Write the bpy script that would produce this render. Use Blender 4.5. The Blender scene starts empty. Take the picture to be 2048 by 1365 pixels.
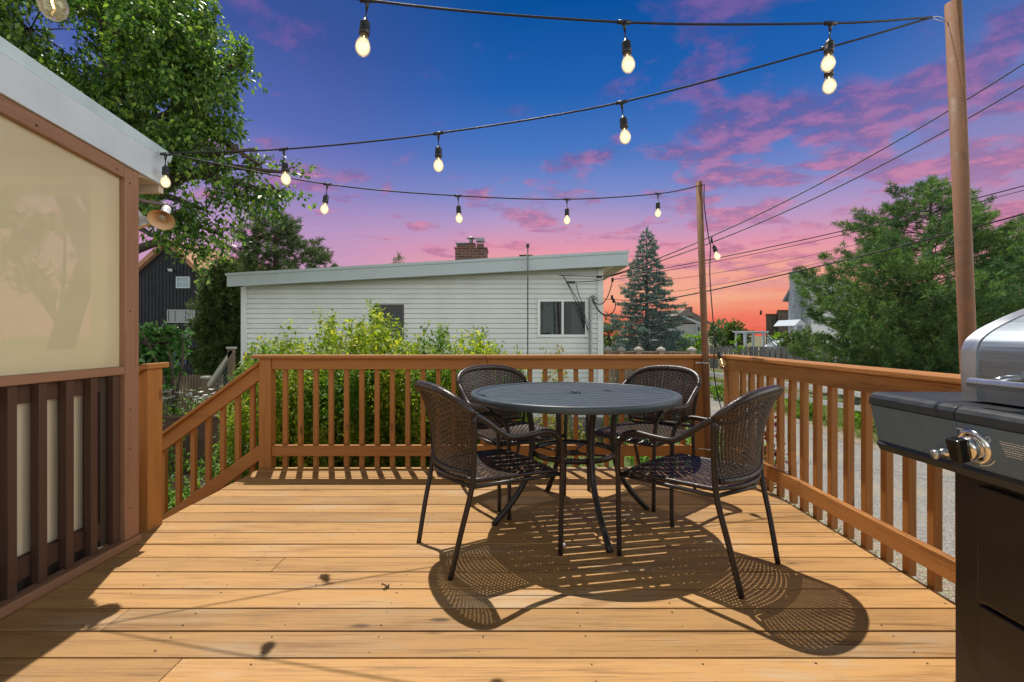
import bpy, math, random
import numpy as np
from mathutils import Vector, Matrix, Quaternion
R = math.radians
random.seed(7)
RNG = np.random.default_rng(11)

# ------------------------------------------------------------------ camera, sun, sky, exposure
sc = bpy.context.scene
CAM_H, FPX, HOR = 1.08, 960.0, 670.0          # eye height, focal length in px of the 2048 px frame, horizon row
cam = bpy.data.cameras.new('camera')
cam_o = bpy.data.objects.new('camera', cam)
sc.collection.objects.link(cam_o)
cam_o.location = (0, 0, CAM_H)
cam_o.rotation_euler = (R(90), 0, 0)
cam.sensor_width = 36
cam.lens = FPX / 2048 * 36
cam.shift_y = -(682.5 - HOR) / 2048
cam.clip_start, cam.clip_end = 0.05, 3000
sc.camera = cam_o

SUN_TRAVEL = Vector((0.16, -0.41, -1.0)).normalized()
sun = bpy.data.lights.new('sun', 'SUN')
sun.energy, sun.angle, sun.color = 4.9, R(0.5), (1.0, 0.93, 0.82)
sun_o = bpy.data.objects.new('sun', sun)
sc.collection.objects.link(sun_o)
sun_o.location = (-3, 8, 20)
sun_o.rotation_euler = SUN_TRAVEL.to_track_quat('-Z', 'Y').to_euler()

sc.view_settings.view_transform = 'Standard'
sc.view_settings.look = 'None'
sc.view_settings.exposure = 0.0
sc.view_settings.gamma = 1.0
sc.render.engine = 'CYCLES'
sc.cycles.max_bounces = 6
sc.cycles.diffuse_bounces = 3
sc.cycles.glossy_bounces = 3
sc.cycles.transmission_bounces = 4
sc.cycles.transparent_max_bounces = 6
sc.cycles.use_denoising = True
sc.cycles.sample_clamp_indirect = 6

def S(r, g, b, a=1.0):                          # sRGB 0-255 -> linear
    f = lambda c: (c/255/12.92) if c/255 <= 0.04045 else ((c/255+0.055)/1.055)**2.4
    return (f(r), f(g), f(b), a)

class NT:                                       # small node-tree writer
    def __init__(s, tree): s.t = tree; s.n = tree.nodes; s.l = tree.links
    def add(s, typ, **kw):
        n = s.n.new(typ)
        for k, v in kw.items():
            if k.startswith('i_'):
                key = k[2:]
                key = int(key) if key.isdigit() else key.replace('_', ' ')
                if isinstance(v, bpy.types.NodeSocket): s.l.new(v, n.inputs[key])
                else: n.inputs[key].default_value = v
            else: setattr(n, k, v)
        return n
    def math(s, op, a, b=0.0, c=None, clamp=False):
        n = s.n.new('ShaderNodeMath'); n.operation = op; n.use_clamp = clamp
        for i, v in enumerate((a, b) if c is None else (a, b, c)):
            if isinstance(v, bpy.types.NodeSocket): s.l.new(v, n.inputs[i])
            else: n.inputs[i].default_value = v
        return n.outputs[0]
    def ramp(s, fac, stops, interp='LINEAR'):
        n = s.n.new('ShaderNodeValToRGB'); n.color_ramp.interpolation = interp
        cr = n.color_ramp
        while len(cr.elements) < len(stops): cr.elements.new(0.5)
        for e, (p, c) in zip(cr.elements, stops):
            e.position = p; e.color = c if hasattr(c, '__len__') else (c, c, c, 1)
        s.l.new(fac, n.inputs[0]); return n.outputs[0]
    def mix(s, fac, a, b, mode='MIX'):
        n = s.n.new('ShaderNodeMix'); n.data_type = 'RGBA'; n.blend_type = mode
        for k, v in ((0, fac), (6, a), (7, b)):
            if isinstance(v, bpy.types.NodeSocket): s.l.new(v, n.inputs[k])
            else: n.inputs[k].default_value = v
        return n.outputs[2]
    def maprange(s, v, a, b, c=0.0, d=1.0):
        n = s.n.new('ShaderNodeMapRange'); n.interpolation_type = 'SMOOTHSTEP'
        s.l.new(v, n.inputs[0])
        for i, x in enumerate((a, b, c, d)): n.inputs[i+1].default_value = x
        return n.outputs[0]

world = bpy.data.worlds.new('World'); sc.world = world; world.use_nodes = True
def build_sky():
    t = NT(world.node_tree); t.n.clear()
    tc = t.add('ShaderNodeTexCoord')
    sep = t.add('ShaderNodeSeparateXYZ', i_0=tc.outputs['Generated'])
    x, y, z = sep.outputs
    zc = t.math('MAXIMUM', z, 0.0)
    hub = t.add('ShaderNodeTexNoise', i_Vector=tc.outputs['Generated'], i_Scale=2.2, i_Detail=3.0)
    zw = t.math('ADD', zc, t.math('MULTIPLY', t.math('SUBTRACT', hub.outputs[0], 0.5), 0.05), clamp=True)
    centre = t.ramp(zw, [(0.0, S(232, 98, 80)), (0.035, S(240, 122, 98)), (0.07, S(245, 172, 138)), (0.12, S(242, 168, 150)),
                         (0.17, S(228, 152, 174)), (0.22, S(184, 154, 198)), (0.28, S(124, 140, 202)), (0.35, S(76, 120, 194)), (0.45, S(34, 98, 178)),
                         (0.57, S(8, 80, 156)), (1.0, S(34, 72, 130))])
    left = t.ramp(zw, [(0.0, S(218, 150, 172)), (0.10, S(212, 156, 188)), (0.20, S(184, 150, 194)), (0.28, S(134, 130, 192)), (0.37, S(88, 108, 182)),
                       (0.50, S(62, 86, 156)), (0.62, S(40, 80, 146)), (1.0, S(34, 72, 130))])
    right = t.ramp(zw, [(0.0, S(232, 120, 110)), (0.10, S(214, 140, 158)), (0.22, S(166, 142, 188)), (0.36, S(96, 122, 188)), (0.52, S(20, 84, 156)), (1.0, S(34, 72, 130))])
    az = t.math('ARCTAN2', x, y)                                   # 0 = straight ahead, + to the right
    c = t.mix(t.maprange(az, 0.02, -0.42), centre, left)
    c = t.mix(t.maprange(az, 0.55, 0.85), c, right)
    # clouds: noise on a plane far above the ground
    d = t.math('ADD', zc, 0.10)
    cx, cy = t.math('DIVIDE', x, d), t.math('DIVIDE', y, d)
    cv = t.add('ShaderNodeCombineXYZ', i_0=cx, i_1=cy, i_2=0.0)
    n1 = t.add('ShaderNodeTexNoise', i_Vector=cv.outputs[0], i_Scale=2.7, i_Detail=9.0, i_Roughness=0.55, i_Distortion=0.3)
    n2 = t.add('ShaderNodeTexNoise', i_Vector=cv.outputs[0], i_Scale=0.55, i_Detail=2.0)
    n3 = t.add('ShaderNodeTexNoise', i_Vector=cv.outputs[0], i_Scale=6.5, i_Detail=6.0, i_Roughness=0.65)
    side = t.math('ADD', t.maprange(az, 0.0, 0.6, 0.0, 0.085), t.maprange(az, -0.1, -0.55, 0.0, 0.025))
    cov = t.math('ADD', t.math('MULTIPLY', n1.outputs[0], 0.72), t.math('ADD', t.math('MULTIPLY', n2.outputs[0], 0.28), side))
    band = t.math('MULTIPLY', t.maprange(zc, 0.10, 0.17), t.maprange(zc, 0.56, 0.30))
    cov = t.math('ADD', cov, t.math('MULTIPLY', band, 0.035))
    mask = t.math('MULTIPLY', t.maprange(cov, 0.560, 0.645), t.maprange(zc, 0.05, 0.14))
    mask = t.math('MULTIPLY', mask, t.maprange(n3.outputs[0], 0.25, 0.55, 0.35, 1.0))
    shade = t.maprange(n3.outputs[0], 0.40, 0.62)
    pink = t.mix(t.maprange(zc, 0.14, 0.50), S(224, 140, 166), S(126, 96, 164))
    dark = t.mix(t.maprange(zc, 0.16, 0.45), S(168, 108, 150), S(82, 84, 152))
    c = t.mix(t.math('MULTIPLY', mask, 0.80), c, t.mix(shade, dark, pink))
    # long thin streaks just above the horizon
    sv = t.add('ShaderNodeCombineXYZ', i_0=t.math('MULTIPLY', az, 1.6), i_1=t.math('MULTIPLY', zc, 26.0), i_2=0.0)
    st = t.add('ShaderNodeTexNoise', i_Vector=sv.outputs[0], i_Scale=1.5, i_Detail=5.0)
    sm = t.math('MULTIPLY', t.maprange(st.outputs[0], 0.5, 0.66), t.math('MULTIPLY', t.maprange(zc, 0.17, 0.08), 0.6))
    sm = t.math('MULTIPLY', sm, t.maprange(az, -0.05, 0.22, 0.12, 0.75))
    c = t.mix(sm, c, S(238, 122, 110))
    # daylight sky behind and beside the viewer, unseen and brightened as fill light
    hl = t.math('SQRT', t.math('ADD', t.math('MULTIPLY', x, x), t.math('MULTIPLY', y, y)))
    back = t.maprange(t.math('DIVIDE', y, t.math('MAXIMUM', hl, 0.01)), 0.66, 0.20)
    fill_sky = t.ramp(zc, [(0.0, (1.62, 1.68, 1.62, 1)), (0.26, (1.42, 1.48, 1.48, 1)), (0.52, (0.30, 0.34, 0.38, 1)), (1.0, (0.09, 0.10, 0.13, 1))])
    side_r = t.math('MULTIPLY', t.maprange(t.math('DIVIDE', x, t.math('MAXIMUM', hl, 0.01)), 0.70, 0.97), t.maprange(zc, 0.60, 0.40))  # unseen low sky on the right, boosted further to light the porch screen
    fill_sky = t.mix(side_r, fill_sky, (2.9, 2.95, 2.75, 1))
    c = t.mix(t.math('MULTIPLY', back, 0.95), c, fill_sky)
    c = t.mix(t.maprange(z, 0.60, 0.80), c, (0.10, 0.11, 0.13, 1))
    c = t.mix(t.maprange(z, 0.0, -0.05), c, (0.16, 0.15, 0.10, 1))
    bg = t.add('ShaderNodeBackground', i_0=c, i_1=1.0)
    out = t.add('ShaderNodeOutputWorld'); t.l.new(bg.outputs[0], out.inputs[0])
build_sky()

# ------------------------------------------------------------------ mesh helpers
def at(px, py, Y):                              # a real place Y metres ahead, read off the photograph
    return Vector(((px-1024)*Y/FPX, Y, CAM_H-(py-HOR)*Y/FPX))

class MB:
    def __init__(s): s.v = []; s.f = []; s.sm = []
    def quad(s, a, b, c, d, smooth=False):
        n = len(s.v); s.v += [tuple(a), tuple(b), tuple(c), tuple(d)]; s.f.append((n, n+1, n+2, n+3)); s.sm.append(smooth)
    def grid(s, P, smooth=True):                # P[i][j] of points
        n = len(s.v); h, w = len(P), len(P[0])
        for r in P:
            for p in r: s.v.append(tuple(p))
        for i in range(h-1):
            for j in range(w-1):
                s.f.append((n+i*w+j, n+i*w+j+1, n+(i+1)*w+j+1, n+(i+1)*w+j)); s.sm.append(smooth)
    def box(s, x0, x1, y0, y1, z0, z1, M=None):
        n = len(s.v)
        for z in (z0, z1):
            for y in (y0, y1):
                for x in (x0, x1):
                    p = Vector((x, y, z)); p = M @ p if M is not None else p
                    s.v.append(tuple(p))
        for f in ((0, 2, 3, 1), (4, 5, 7, 6), (0, 1, 5, 4), (2, 6, 7, 3), (0, 4, 6, 2), (1, 3, 7, 5)):
            s.f.append(tuple(n+i for i in f)); s.sm.append(False)
        return s
    def beam(s, a, b, w, h, up=(0, 0, 1)):      # box of section w (side) x h (up) from a to b
        a, b = Vector(a), Vector(b); d = (b-a); L = d.length; d.normalize()
        side = d.cross(Vector(up)); side.normalize(); u = side.cross(d)
        M = Matrix(((d.x, side.x, u.x, a.x), (d.y, side.y, u.y, a.y), (d.z, side.z, u.z, a.z), (0, 0, 0, 1)))
        return s.box(0, L, -w/2, w/2, -h/2, h/2, M)
    def prism(s, pts, off):                     # polygon pts extruded by vector off
        n = len(s.v); k = len(pts); off = Vector(off)
        for p in pts: s.v.append(tuple(p))
        for p in pts: s.v.append(tuple(Vector(p)+off))
        s.f.append(tuple(n+i for i in reversed(range(k)))); s.sm.append(False)
        s.f.append(tuple(n+k+i for i in range(k))); s.sm.append(False)
        for i in range(k):
            j = (i+1) % k; s.f.append((n+i, n+j, n+k+j, n+k+i)); s.sm.append(False)
        return s
    def tube(s, pts, r, seg=8, caps=True, flat=1.0):
        pts = [Vector(p) for p in pts]; k = len(pts)
        rr = r if hasattr(r, '__len__') else [r]*k
        n0 = len(s.v); up = None
        for i, p in enumerate(pts):
            d = (pts[min(i+1, k-1)]-pts[max(i-1, 0)])
            if d.length < 1e-9: d = Vector((0, 0, 1))
            d.normalize()
            if up is None:
                up = Vector((0, 0, 1)) if abs(d.z) < 0.9 else Vector((1, 0, 0))
            sd = d.cross(up); sd.normalize(); up = sd.cross(d); up.normalize()
            for a in range(seg):
                t = 2*math.pi*a/seg
                s.v.append(tuple(p+sd*(math.cos(t)*rr[i])+up*(math.sin(t)*rr[i]*flat)))
        for i in range(k-1):
            for a in range(seg):
                b = (a+1) % seg
                s.f.append((n0+i*seg+a, n0+i*seg+b, n0+(i+1)*seg+b, n0+(i+1)*seg+a)); s.sm.append(True)
        if caps:
            s.f.append(tuple(n0+a for a in reversed(range(seg)))); s.sm.append(False)
            s.f.append(tuple(n0+(k-1)*seg+a for a in range(seg))); s.sm.append(False)
        return s
    def lathe(s, prof, seg=24, M=None, smooth=True):   # prof = [(r, z)...]
        n0 = len(s.v)
        for r, z in prof:
            for a in range(seg):
                t = 2*math.pi*a/seg; p = Vector((r*math.cos(t), r*math.sin(t), z))
                p = M @ p if M is not None else p; s.v.append(tuple(p))
        for i in range(len(prof)-1):
            for a in range(seg):
                b = (a+1) % seg
                s.f.append((n0+i*seg+a, n0+i*seg+b, n0+(i+1)*seg+b, n0+(i+1)*seg+a)); s.sm.append(smooth)
        return s

LINK = sc.collection.objects.link
def mesh_obj(name, mb, mat, parent=None, bevel=0.0, off=(0, 0, 0)):
    me = bpy.data.meshes.new(name)
    o3 = Vector(off)
    v = [(a-o3.x, b-o3.y, c-o3.z) for a, b, c in mb.v] if o3.length else mb.v
    me.from_pydata(v, [], mb.f)
    me.polygons.foreach_set('use_smooth', mb.sm)
    me.materials.append(mat); me.update()
    o = bpy.data.objects.new(name, me); LINK(o)
    if parent is not None: o.parent = parent
    if bevel > 0:
        m = o.modifiers.new('bevel', 'BEVEL'); m.width = bevel; m.segments = 2; m.limit_method = 'ANGLE'; m.harden_normals = False
    return o
def thing(name, label, cat, loc=(0, 0, 0), rz=0.0, group=None):
    o = bpy.data.objects.new(name, None); LINK(o)
    o.location = loc; o.rotation_euler = (0, 0, rz); o.empty_display_size = 0.1
    o['label'] = label; o['category'] = cat
    if group: o['group'] = group
    return o
def part(name, mb, mat, root, bevel=0.0, label=None):         # mb in world coordinates, root unrotated
    r = root
    while r.parent is not None: r = r.parent
    o = mesh_obj(name, mb, mat, root, bevel, r.location if r.type == 'EMPTY' else (0, 0, 0))
    if label: o['label'] = label
    return o
def tag(o, label=None, cat=None, group=None, kind=None):
    for k, v in (('label', label), ('category', cat), ('group', group), ('kind', kind)):
        if v: o[k] = v
    return o
def copy_tree(o, parent=None):
    c = o.copy(); LINK(c); c.parent = parent
    for ch in list(o.children): copy_tree(ch, c)
    return c
def arc(p0, p1, sag, n=14):
    p0, p1 = Vector(p0), Vector(p1)
    return [p0.lerp(p1, i/n)-Vector((0, 0, sag*4*(i/n)*(1-i/n))) for i in range(n+1)]
def smooth_path(pts, n=6):                      # Catmull-Rom
    P = [Vector(p) for p in pts]; P = [P[0]*2-P[1]]+P+[P[-1]*2-P[-2]]; out = []
    for i in range(1, len(P)-2):
        for k in range(n):
            t = k/n
            out.append(0.5*((2*P[i])+(P[i+1]-P[i-1])*t+(2*P[i-1]-5*P[i]+4*P[i+1]-P[i+2])*t*t+(3*P[i]-P[i-1]-3*P[i+1]+P[i+2])*t**3))
    out.append(P[-2]); return out

# ------------------------------------------------------------------ materials
def new_mat(name):
    m = bpy.data.materials.new(name); m.use_nodes = True
    t = NT(m.node_tree); t.n.clear()
    p = t.add('ShaderNodeBsdfPrincipled'); o = t.add('ShaderNodeOutputMaterial'); t.l.new(p.outputs[0], o.inputs[0])
    return m, t, p, o
def setp(t, p, **kw):
    for k, v in kw.items():
        i = p.inputs[k.replace('_', ' ')]
        if isinstance(v, bpy.types.NodeSocket): t.l.new(v, i)
        else: i.default_value = v
def bump(t, p, h, strength=0.3, dist=0.01):
    b = t.add('ShaderNodeBump', i_Strength=strength, i_Distance=dist, i_Height=h); t.l.new(b.outputs[0], p.inputs['Normal'])
def plain(name, col, rough=0.5, metal=0.0, var=0.12, scale=8.0, coat=0.0, bmp=0.0, spec=0.5):
    m, t, p, o = new_mat(name)
    tc = t.add('ShaderNodeTexCoord')
    n = t.add('ShaderNodeTexNoise', i_Vector=tc.outputs['Object'], i_Scale=scale, i_Detail=6.0, i_Roughness=0.6)
    lo = tuple(c*(1-var) for c in col[:3])+(1,); hi = tuple(min(1, c*(1+var)) for c in col[:3])+(1,)
    setp(t, p, Base_Color=t.ramp(n.outputs[0], [(0.3, lo), (0.7, hi)]), Roughness=t.maprange(n.outputs[0], 0.3, 0.7, rough*0.85, min(1, rough*1.15)),
         Metallic=metal, Coat_Weight=coat, Coat_Roughness=0.15)
    p.inputs['Specular IOR Level'].default_value = spec
    if bmp: bump(t, p, n.outputs[0], bmp, 0.004)
    return m
def wood(name, base, dark, worn, axis=0, rough=0.62, grain=1.0, wear=0.35, knots=True, bmp=0.35, islvar=0.16):
    m, t, p, o = new_mat(name)
    tc = t.add('ShaderNodeTexCoord'); geo = t.add('ShaderNodeNewGeometry')
    isl = geo.outputs['Random Per Island']
    off = t.add('ShaderNodeCombineXYZ', i_0=t.math('MULTIPLY', isl, 37.0), i_1=t.math('MULTIPLY', isl, 91.0), i_2=t.math('MULTIPLY', isl, 53.0))
    v = t.add('ShaderNodeVectorMath', operation='ADD', i_0=tc.outputs['Object'], i_1=off.outputs[0]).outputs[0]
    def mp(a, c):
        s = [c, c, c]; s[axis] = a
        return t.add('ShaderNodeMapping', i_Vector=v, i_Scale=tuple(s)).outputs[0]
    g1 = t.add('ShaderNodeTexNoise', i_Vector=mp(1.3, 20.0), i_Scale=1.0, i_Detail=5.0, i_Distortion=1.2).outputs[0]
    g2 = t.add('ShaderNodeTexNoise', i_Vector=mp(3.2, 170.0), i_Scale=1.0, i_Detail=5.0, i_Roughness=0.75).outputs[0]
    big = t.add('ShaderNodeTexNoise', i_Vector=mp(1.1, 3.4), i_Scale=1.0, i_Detail=5.0, i_Roughness=0.65).outputs[0]
    g = t.math('ADD', t.math('MULTIPLY', g1, 0.42), t.math('MULTIPLY', g2, 0.58))
    c = t.ramp(g, [(0.34, dark), (0.50, base), (1.0, tuple(min(1, b*1.12) for b in base[:3])+(1,))])
    c = t.mix(1.0-grain, c, base)
    streak = t.math('MULTIPLY', t.maprange(g2, 0.56, 0.70), t.maprange(big, 0.40, 0.56))
    c = t.mix(t.math('MULTIPLY', streak, 0.55*grain), c, tuple(x*0.35 for x in dark[:3])+(1,))
    wr = t.math('MULTIPLY', t.maprange(big, 0.50, 0.72), t.maprange(g, 0.38, 0.58))
    c = t.mix(t.math('MULTIPLY', wr, wear), c, worn)
    crk = t.add('ShaderNodeTexNoise', i_Vector=mp(0.9, 62.0), i_Scale=1.0, i_Detail=3.0, i_Roughness=0.6).outputs[0]
    c = t.mix(t.math('MULTIPLY', t.math('MULTIPLY', t.maprange(crk, 0.635, 0.70), t.maprange(big, 0.38, 0.58)), 0.75*grain), c, tuple(x*0.3 for x in dark[:3])+(1,))
    dirt = t.add('ShaderNodeTexNoise', i_Vector=tc.outputs['Object'], i_Scale=5.5, i_Detail=7.0, i_Roughness=0.72).outputs[0]
    c = t.mix(t.math('MULTIPLY', t.maprange(dirt, 0.52, 0.72), wear*0.22), c, tuple(0.45*x+0.02 for x in dark[:3])+(1,))
    if knots:
        k = t.add('ShaderNodeTexVoronoi', i_Vector=mp(1.7, 5.5), i_Scale=1.0)
        km = t.maprange(k.outputs['Distance'], 0.10, 0.03)
        c = t.mix(t.math('MULTIPLY', km, 0.8), c, tuple(x*0.22 for x in dark[:3])+(1,))
    c = t.mix(1.0, c, t.ramp(isl, [(0, 1-islvar), (1, 1+islvar*0.6)]), 'MULTIPLY')
    setp(t, p, Base_Color=c, Roughness=t.maprange(g, 0.3, 0.7, rough*0.8, min(1, rough*1.2)))
    p.inputs['Specular IOR Level'].default_value = 0.35
    bump(t, p, g, bmp, 0.003)
    return m
def leafmat(name, dark, mid, light, trans=0.35, rough=0.5, spec=0.4, clump=None):
    m, t, p, o = new_mat(name)
    geo = t.add('ShaderNodeNewGeometry')
    c = t.ramp(geo.outputs['Random Per Island'], [(0.0, dark), (0.5, mid), (0.95, light)])
    if clump:
        tc = t.add('ShaderNodeTexCoord')
        n = t.add('ShaderNodeTexNoise', i_Vector=tc.outputs['Object'], i_Scale=clump[0], i_Detail=2.0)
        c = t.mix(t.maprange(n.outputs[0], 0.45, 0.62), c, clump[1])
    setp(t, p, Base_Color=c, Roughness=rough); p.inputs['Specular IOR Level'].default_value = spec
    tr = t.add('ShaderNodeBsdfTranslucent', i_Color=t.mix(1.0, c, (1.5, 1.7, 0.7, 1), 'MULTIPLY'))
    mx = t.add('ShaderNodeMixShader', i_0=trans); t.l.new(p.outputs[0], mx.inputs[1]); t.l.new(tr.outputs[0], mx.inputs[2])
    t.l.new(mx.outputs[0], o.inputs[0])
    return m
def glassy(name, col, rough=0.03, metal=0.0):
    m, t, p, o = new_mat(name)
    setp(t, p, Base_Color=col, Roughness=rough, Metallic=metal)
    p.inputs['Specular IOR Level'].default_value = 0.6
    return m

DECK_B, DECK_D, DECK_W = (0.465, 0.258, 0.094, 1), (0.21, 0.105, 0.038, 1), (0.42, 0.33, 0.23, 1)
RAIL_B, RAIL_D, RAIL_W = (0.43, 0.180, 0.046, 1), (0.20, 0.074, 0.020, 1), (0.48, 0.28, 0.12, 1)
M_deck = wood('deck_stain', DECK_B, DECK_D, DECK_W, 0, 0.6, 1.0, 0.95, islvar=0.20, bmp=0.5)
M_railx = wood('rail_stain_x', RAIL_B, RAIL_D, RAIL_W, 0, 0.55, 0.6, 0.25)
M_raily = wood('rail_stain_y', (0.47, 0.200, 0.052, 1), (0.15, 0.052, 0.015, 1), RAIL_W, 1, 0.55, 1.0, 0.6, bmp=1.4)
M_railz = wood('rail_stain_z', RAIL_B, RAIL_D, RAIL_W, 2, 0.55, 0.6, 0.2)
M_pole = plain('pole_paint', (0.205, 0.096, 0.048, 1), 0.75, 0, 0.28, 16, bmp=0.15)
M_trim = wood('porch_trim', (0.31, 0.165, 0.095, 1), (0.21, 0.10, 0.06, 1), (0.48, 0.30, 0.2, 1), 1, 0.5, 0.7, 0.3)
M_trimz = wood('porch_trim_post', (0.32, 0.165, 0.095, 1), (0.21, 0.10, 0.06, 1), (0.48, 0.30, 0.2, 1), 2, 0.5, 0.7, 0.3)
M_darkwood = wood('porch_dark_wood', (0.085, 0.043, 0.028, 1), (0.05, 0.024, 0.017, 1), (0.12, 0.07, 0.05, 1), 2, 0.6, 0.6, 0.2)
M_white = plain('white_paint', (0.54, 0.61, 0.68, 1), 0.5, 0, 0.06, 5)
M_metaltrim = plain('roof_edge_metal', (0.62, 0.80, 0.92, 1), 0.35, 0.3, 0.06, 4)
M_black = plain('black_plastic', (0.018, 0.018, 0.02, 1), 0.4, 0, 0.2, 20)
M_cable = plain('black_cable', (0.012, 0.012, 0.014, 1), 0.55, 0, 0.2, 20)
M_steel = plain('brushed_steel', (0.58, 0.61, 0.64, 1), 0.42, 1.0, 0.08, 12)
M_chrome = plain('chrome', (0.86, 0.87, 0.88, 1), 0.13, 1.0, 0.03, 12)
M_dark = plain('dark_timber', (0.05, 0.035, 0.025, 1), 0.9)  # dark brown timber tone, also standing in for unlit gaps and rooms
# ------------------------------------------------------------------ ground
G = -1.0
def ground_mat():
    m, t, p, o = new_mat('ground_soil_and_grass')
    tc = t.add('ShaderNodeTexCoord')
    a = t.add('ShaderNodeTexNoise', i_Vector=tc.outputs['Object'], i_Scale=0.8, i_Detail=6.0, i_Roughness=0.65).outputs[0]
    b = t.add('ShaderNodeTexNoise', i_Vector=tc.outputs['Object'], i_Scale=14.0, i_Detail=6.0, i_Roughness=0.7).outputs[0]
    grass = t.ramp(b, [(0.3, (0.035, 0.06, 0.012, 1)), (0.7, (0.12, 0.17, 0.04, 1))])
    soil = t.ramp(b, [(0.3, (0.10, 0.07, 0.045, 1)), (0.7, (0.30, 0.23, 0.16, 1))])
    setp(t, p, Base_Color=t.mix(t.maprange(a, 0.42, 0.58), soil, grass), Roughness=0.95)
    bump(t, p, b, 0.6, 0.03)
    return m
g = MB(); g.quad((-400, -60, G), (400, -60, G), (400, 900, G), (-400, 900, G))
tag(mesh_obj('ground', g, ground_mat()), 'brown soil and patchy grass ground around the deck', kind='structure')
def road_mat():
    m, t, p, o = new_mat('asphalt')
    tc = t.add('ShaderNodeTexCoord')
    a = t.add('ShaderNodeTexNoise', i_Vector=tc.outputs['Object'], i_Scale=0.9, i_Detail=6.0).outputs[0]
    b = t.add('ShaderNodeTexNoise', i_Vector=tc.outputs['Object'], i_Scale=38.0, i_Detail=7.0, i_Roughness=0.85).outputs[0]
    c = t.ramp(b, [(0.38, (0.09, 0.088, 0.085, 1)), (0.52, (0.24, 0.235, 0.225, 1)), (0.66, (0.52, 0.50, 0.46, 1))])
    c = t.mix(t.maprange(a, 0.5, 0.65), c, (0.30, 0.26, 0.21, 1))
    setp(t, p, Base_Color=c, Roughness=0.9); bump(t, p, b, 0.5, 0.01)
    return m
M_road = road_mat()
rd = MB()
rd.grid([[Vector((x + 0.18*math.sin(y*1.1+x), y, G+0.004)) for x in (3.72, 6.85)] for y in np.linspace(-20, 60, 90)], False)
tag(mesh_obj('road', rd, M_road), 'grey worn asphalt lane beside the deck', kind='structure')
def gravel_mat():
    m, t, p, o = new_mat('gravel')
    tc = t.add('ShaderNodeTexCoord')
    b = t.add('ShaderNodeTexVoronoi', i_Vector=tc.outputs['Object'], i_Scale=45.0)
    c = t.ramp(b.outputs['Distance'], [(0.0, (0.60, 0.55, 0.48, 1)), (0.6, (0.22, 0.18, 0.13, 1))])
    setp(t, p, Base_Color=t.mix(0.25, c, b.outputs['Color'], 'MULTIPLY'), Roughness=0.95)
    bump(t, p, b.outputs['Distance'], 0.8, 0.01)
    return m
M_gravel = gravel_mat()
gv = MB()
gv.grid([[Vector((x + 0.10*math.sin(y*2.3), y, G+0.008)) for x in (3.0, 3.95)] for y in np.linspace(-20, 40, 90)], False)
gv.grid([[Vector((x + 0.12*math.sin(y*1.7+1), y, G+0.008)) for x in (6.62, 7.0)] for y in np.linspace(-20, 40, 90)], False)
tag(mesh_obj('gravel_verge', gv, M_gravel), 'pale gravel along both edges of the lane', kind='stuff')
pv = MB(); pv.quad((-7.5, 6.4, G+0.006), (-3.0, 6.4, G+0.006), (-3.0, 7.6, G+0.006), (-7.5, 7.6, G+0.006))
pv.quad((-4.4, 4.3, G+0.006), (-2.6, 4.3, G+0.006), (-2.6, 4.9, G+0.006), (-4.4, 4.9, G+0.006))
tag(mesh_obj('garden_path', pv, plain('path_brick', (0.42, 0.26, 0.18, 1), 0.9, 0, 0.35, 9)), 'pinkish brick garden path beyond the stairs', kind='structure')

# ------------------------------------------------------------------ the deck
PITCH, Y0 = 0.1453, 2.3317
deck = thing('wooden_deck', 'wide orange stained plank deck floor under the table and chairs', 'deck', (0, 1.5, 0))
boards = MB(); rr = random.Random(3)
cuts = {}
for X, Y in ((-1.10, 2.26), (-1.506, 1.83), (-1.10, 1.554), (-0.285, 2.686)):
    cuts[math.floor((Y-Y0)/PITCH)] = X
for n in range(-26, 11):
    ya, yb = Y0+n*PITCH+0.0043, Y0+(n+1)*PITCH-0.0043
    if n == 10: yb = 3.914
    xs = [-2.035, 1.786]
    if n in cuts: xs.insert(1, cuts[n])
    for a, b in zip(xs[:-1], xs[1:]):
        dz = rr.uniform(-0.0012, 0.0012)
        boards.box(a+(0.001 if a > -2 else rr.uniform(-0.004, 0.004)), b-(0.001 if b < 1.7 else 0), ya, yb, -0.028+dz, dz)
part('floorboards', boards, M_deck, deck, 0.0025)
jb = MB()
for i in range(11): jb.box(-1.98+i*0.37, -1.942+i*0.37, -1.5, 3.86, -0.20, -0.0305)
jb.box(-2.02, 1.77, 3.865, 3.903, -0.22, -0.0305); jb.box(1.735, 1.772, -1.5, 3.864, -0.22, -0.0305); jb.box(-2.02, -1.985, -1.5, 3.864, -0.22, -0.0305)
for x in (-1.9, 0, 1.65):
    for y in (0.3, 3.7): jb.box(x, x+0.12, y, y+0.12, G, -0.205)
part('joists', jb, M_dark, deck)
nl = MB()
for n in range(-8, 11):
    for i in range(11):
        x = -1.961+i*0.37
        for dy in (0.03, 0.112):
            if rr.random() < 0.25: continue
            xx, yy, r = x+rr.uniform(-0.008, 0.008), Y0+n*PITCH+dy+rr.uniform(-.006, .006), rr.uniform(0.0018, 0.0036)
            if yy > 3.9: continue
            k = len(nl.v)
            for a in range(6): nl.v.append((xx+r*1.3*math.cos(a*math.pi/3), yy+r*math.sin(a*math.pi/3), 0.0022))
            nl.f.append(tuple(range(k, k+6))); nl.sm.append(False)
part('nail_heads', nl, M_dark, deck)['kind'] = 'stuff'
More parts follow.
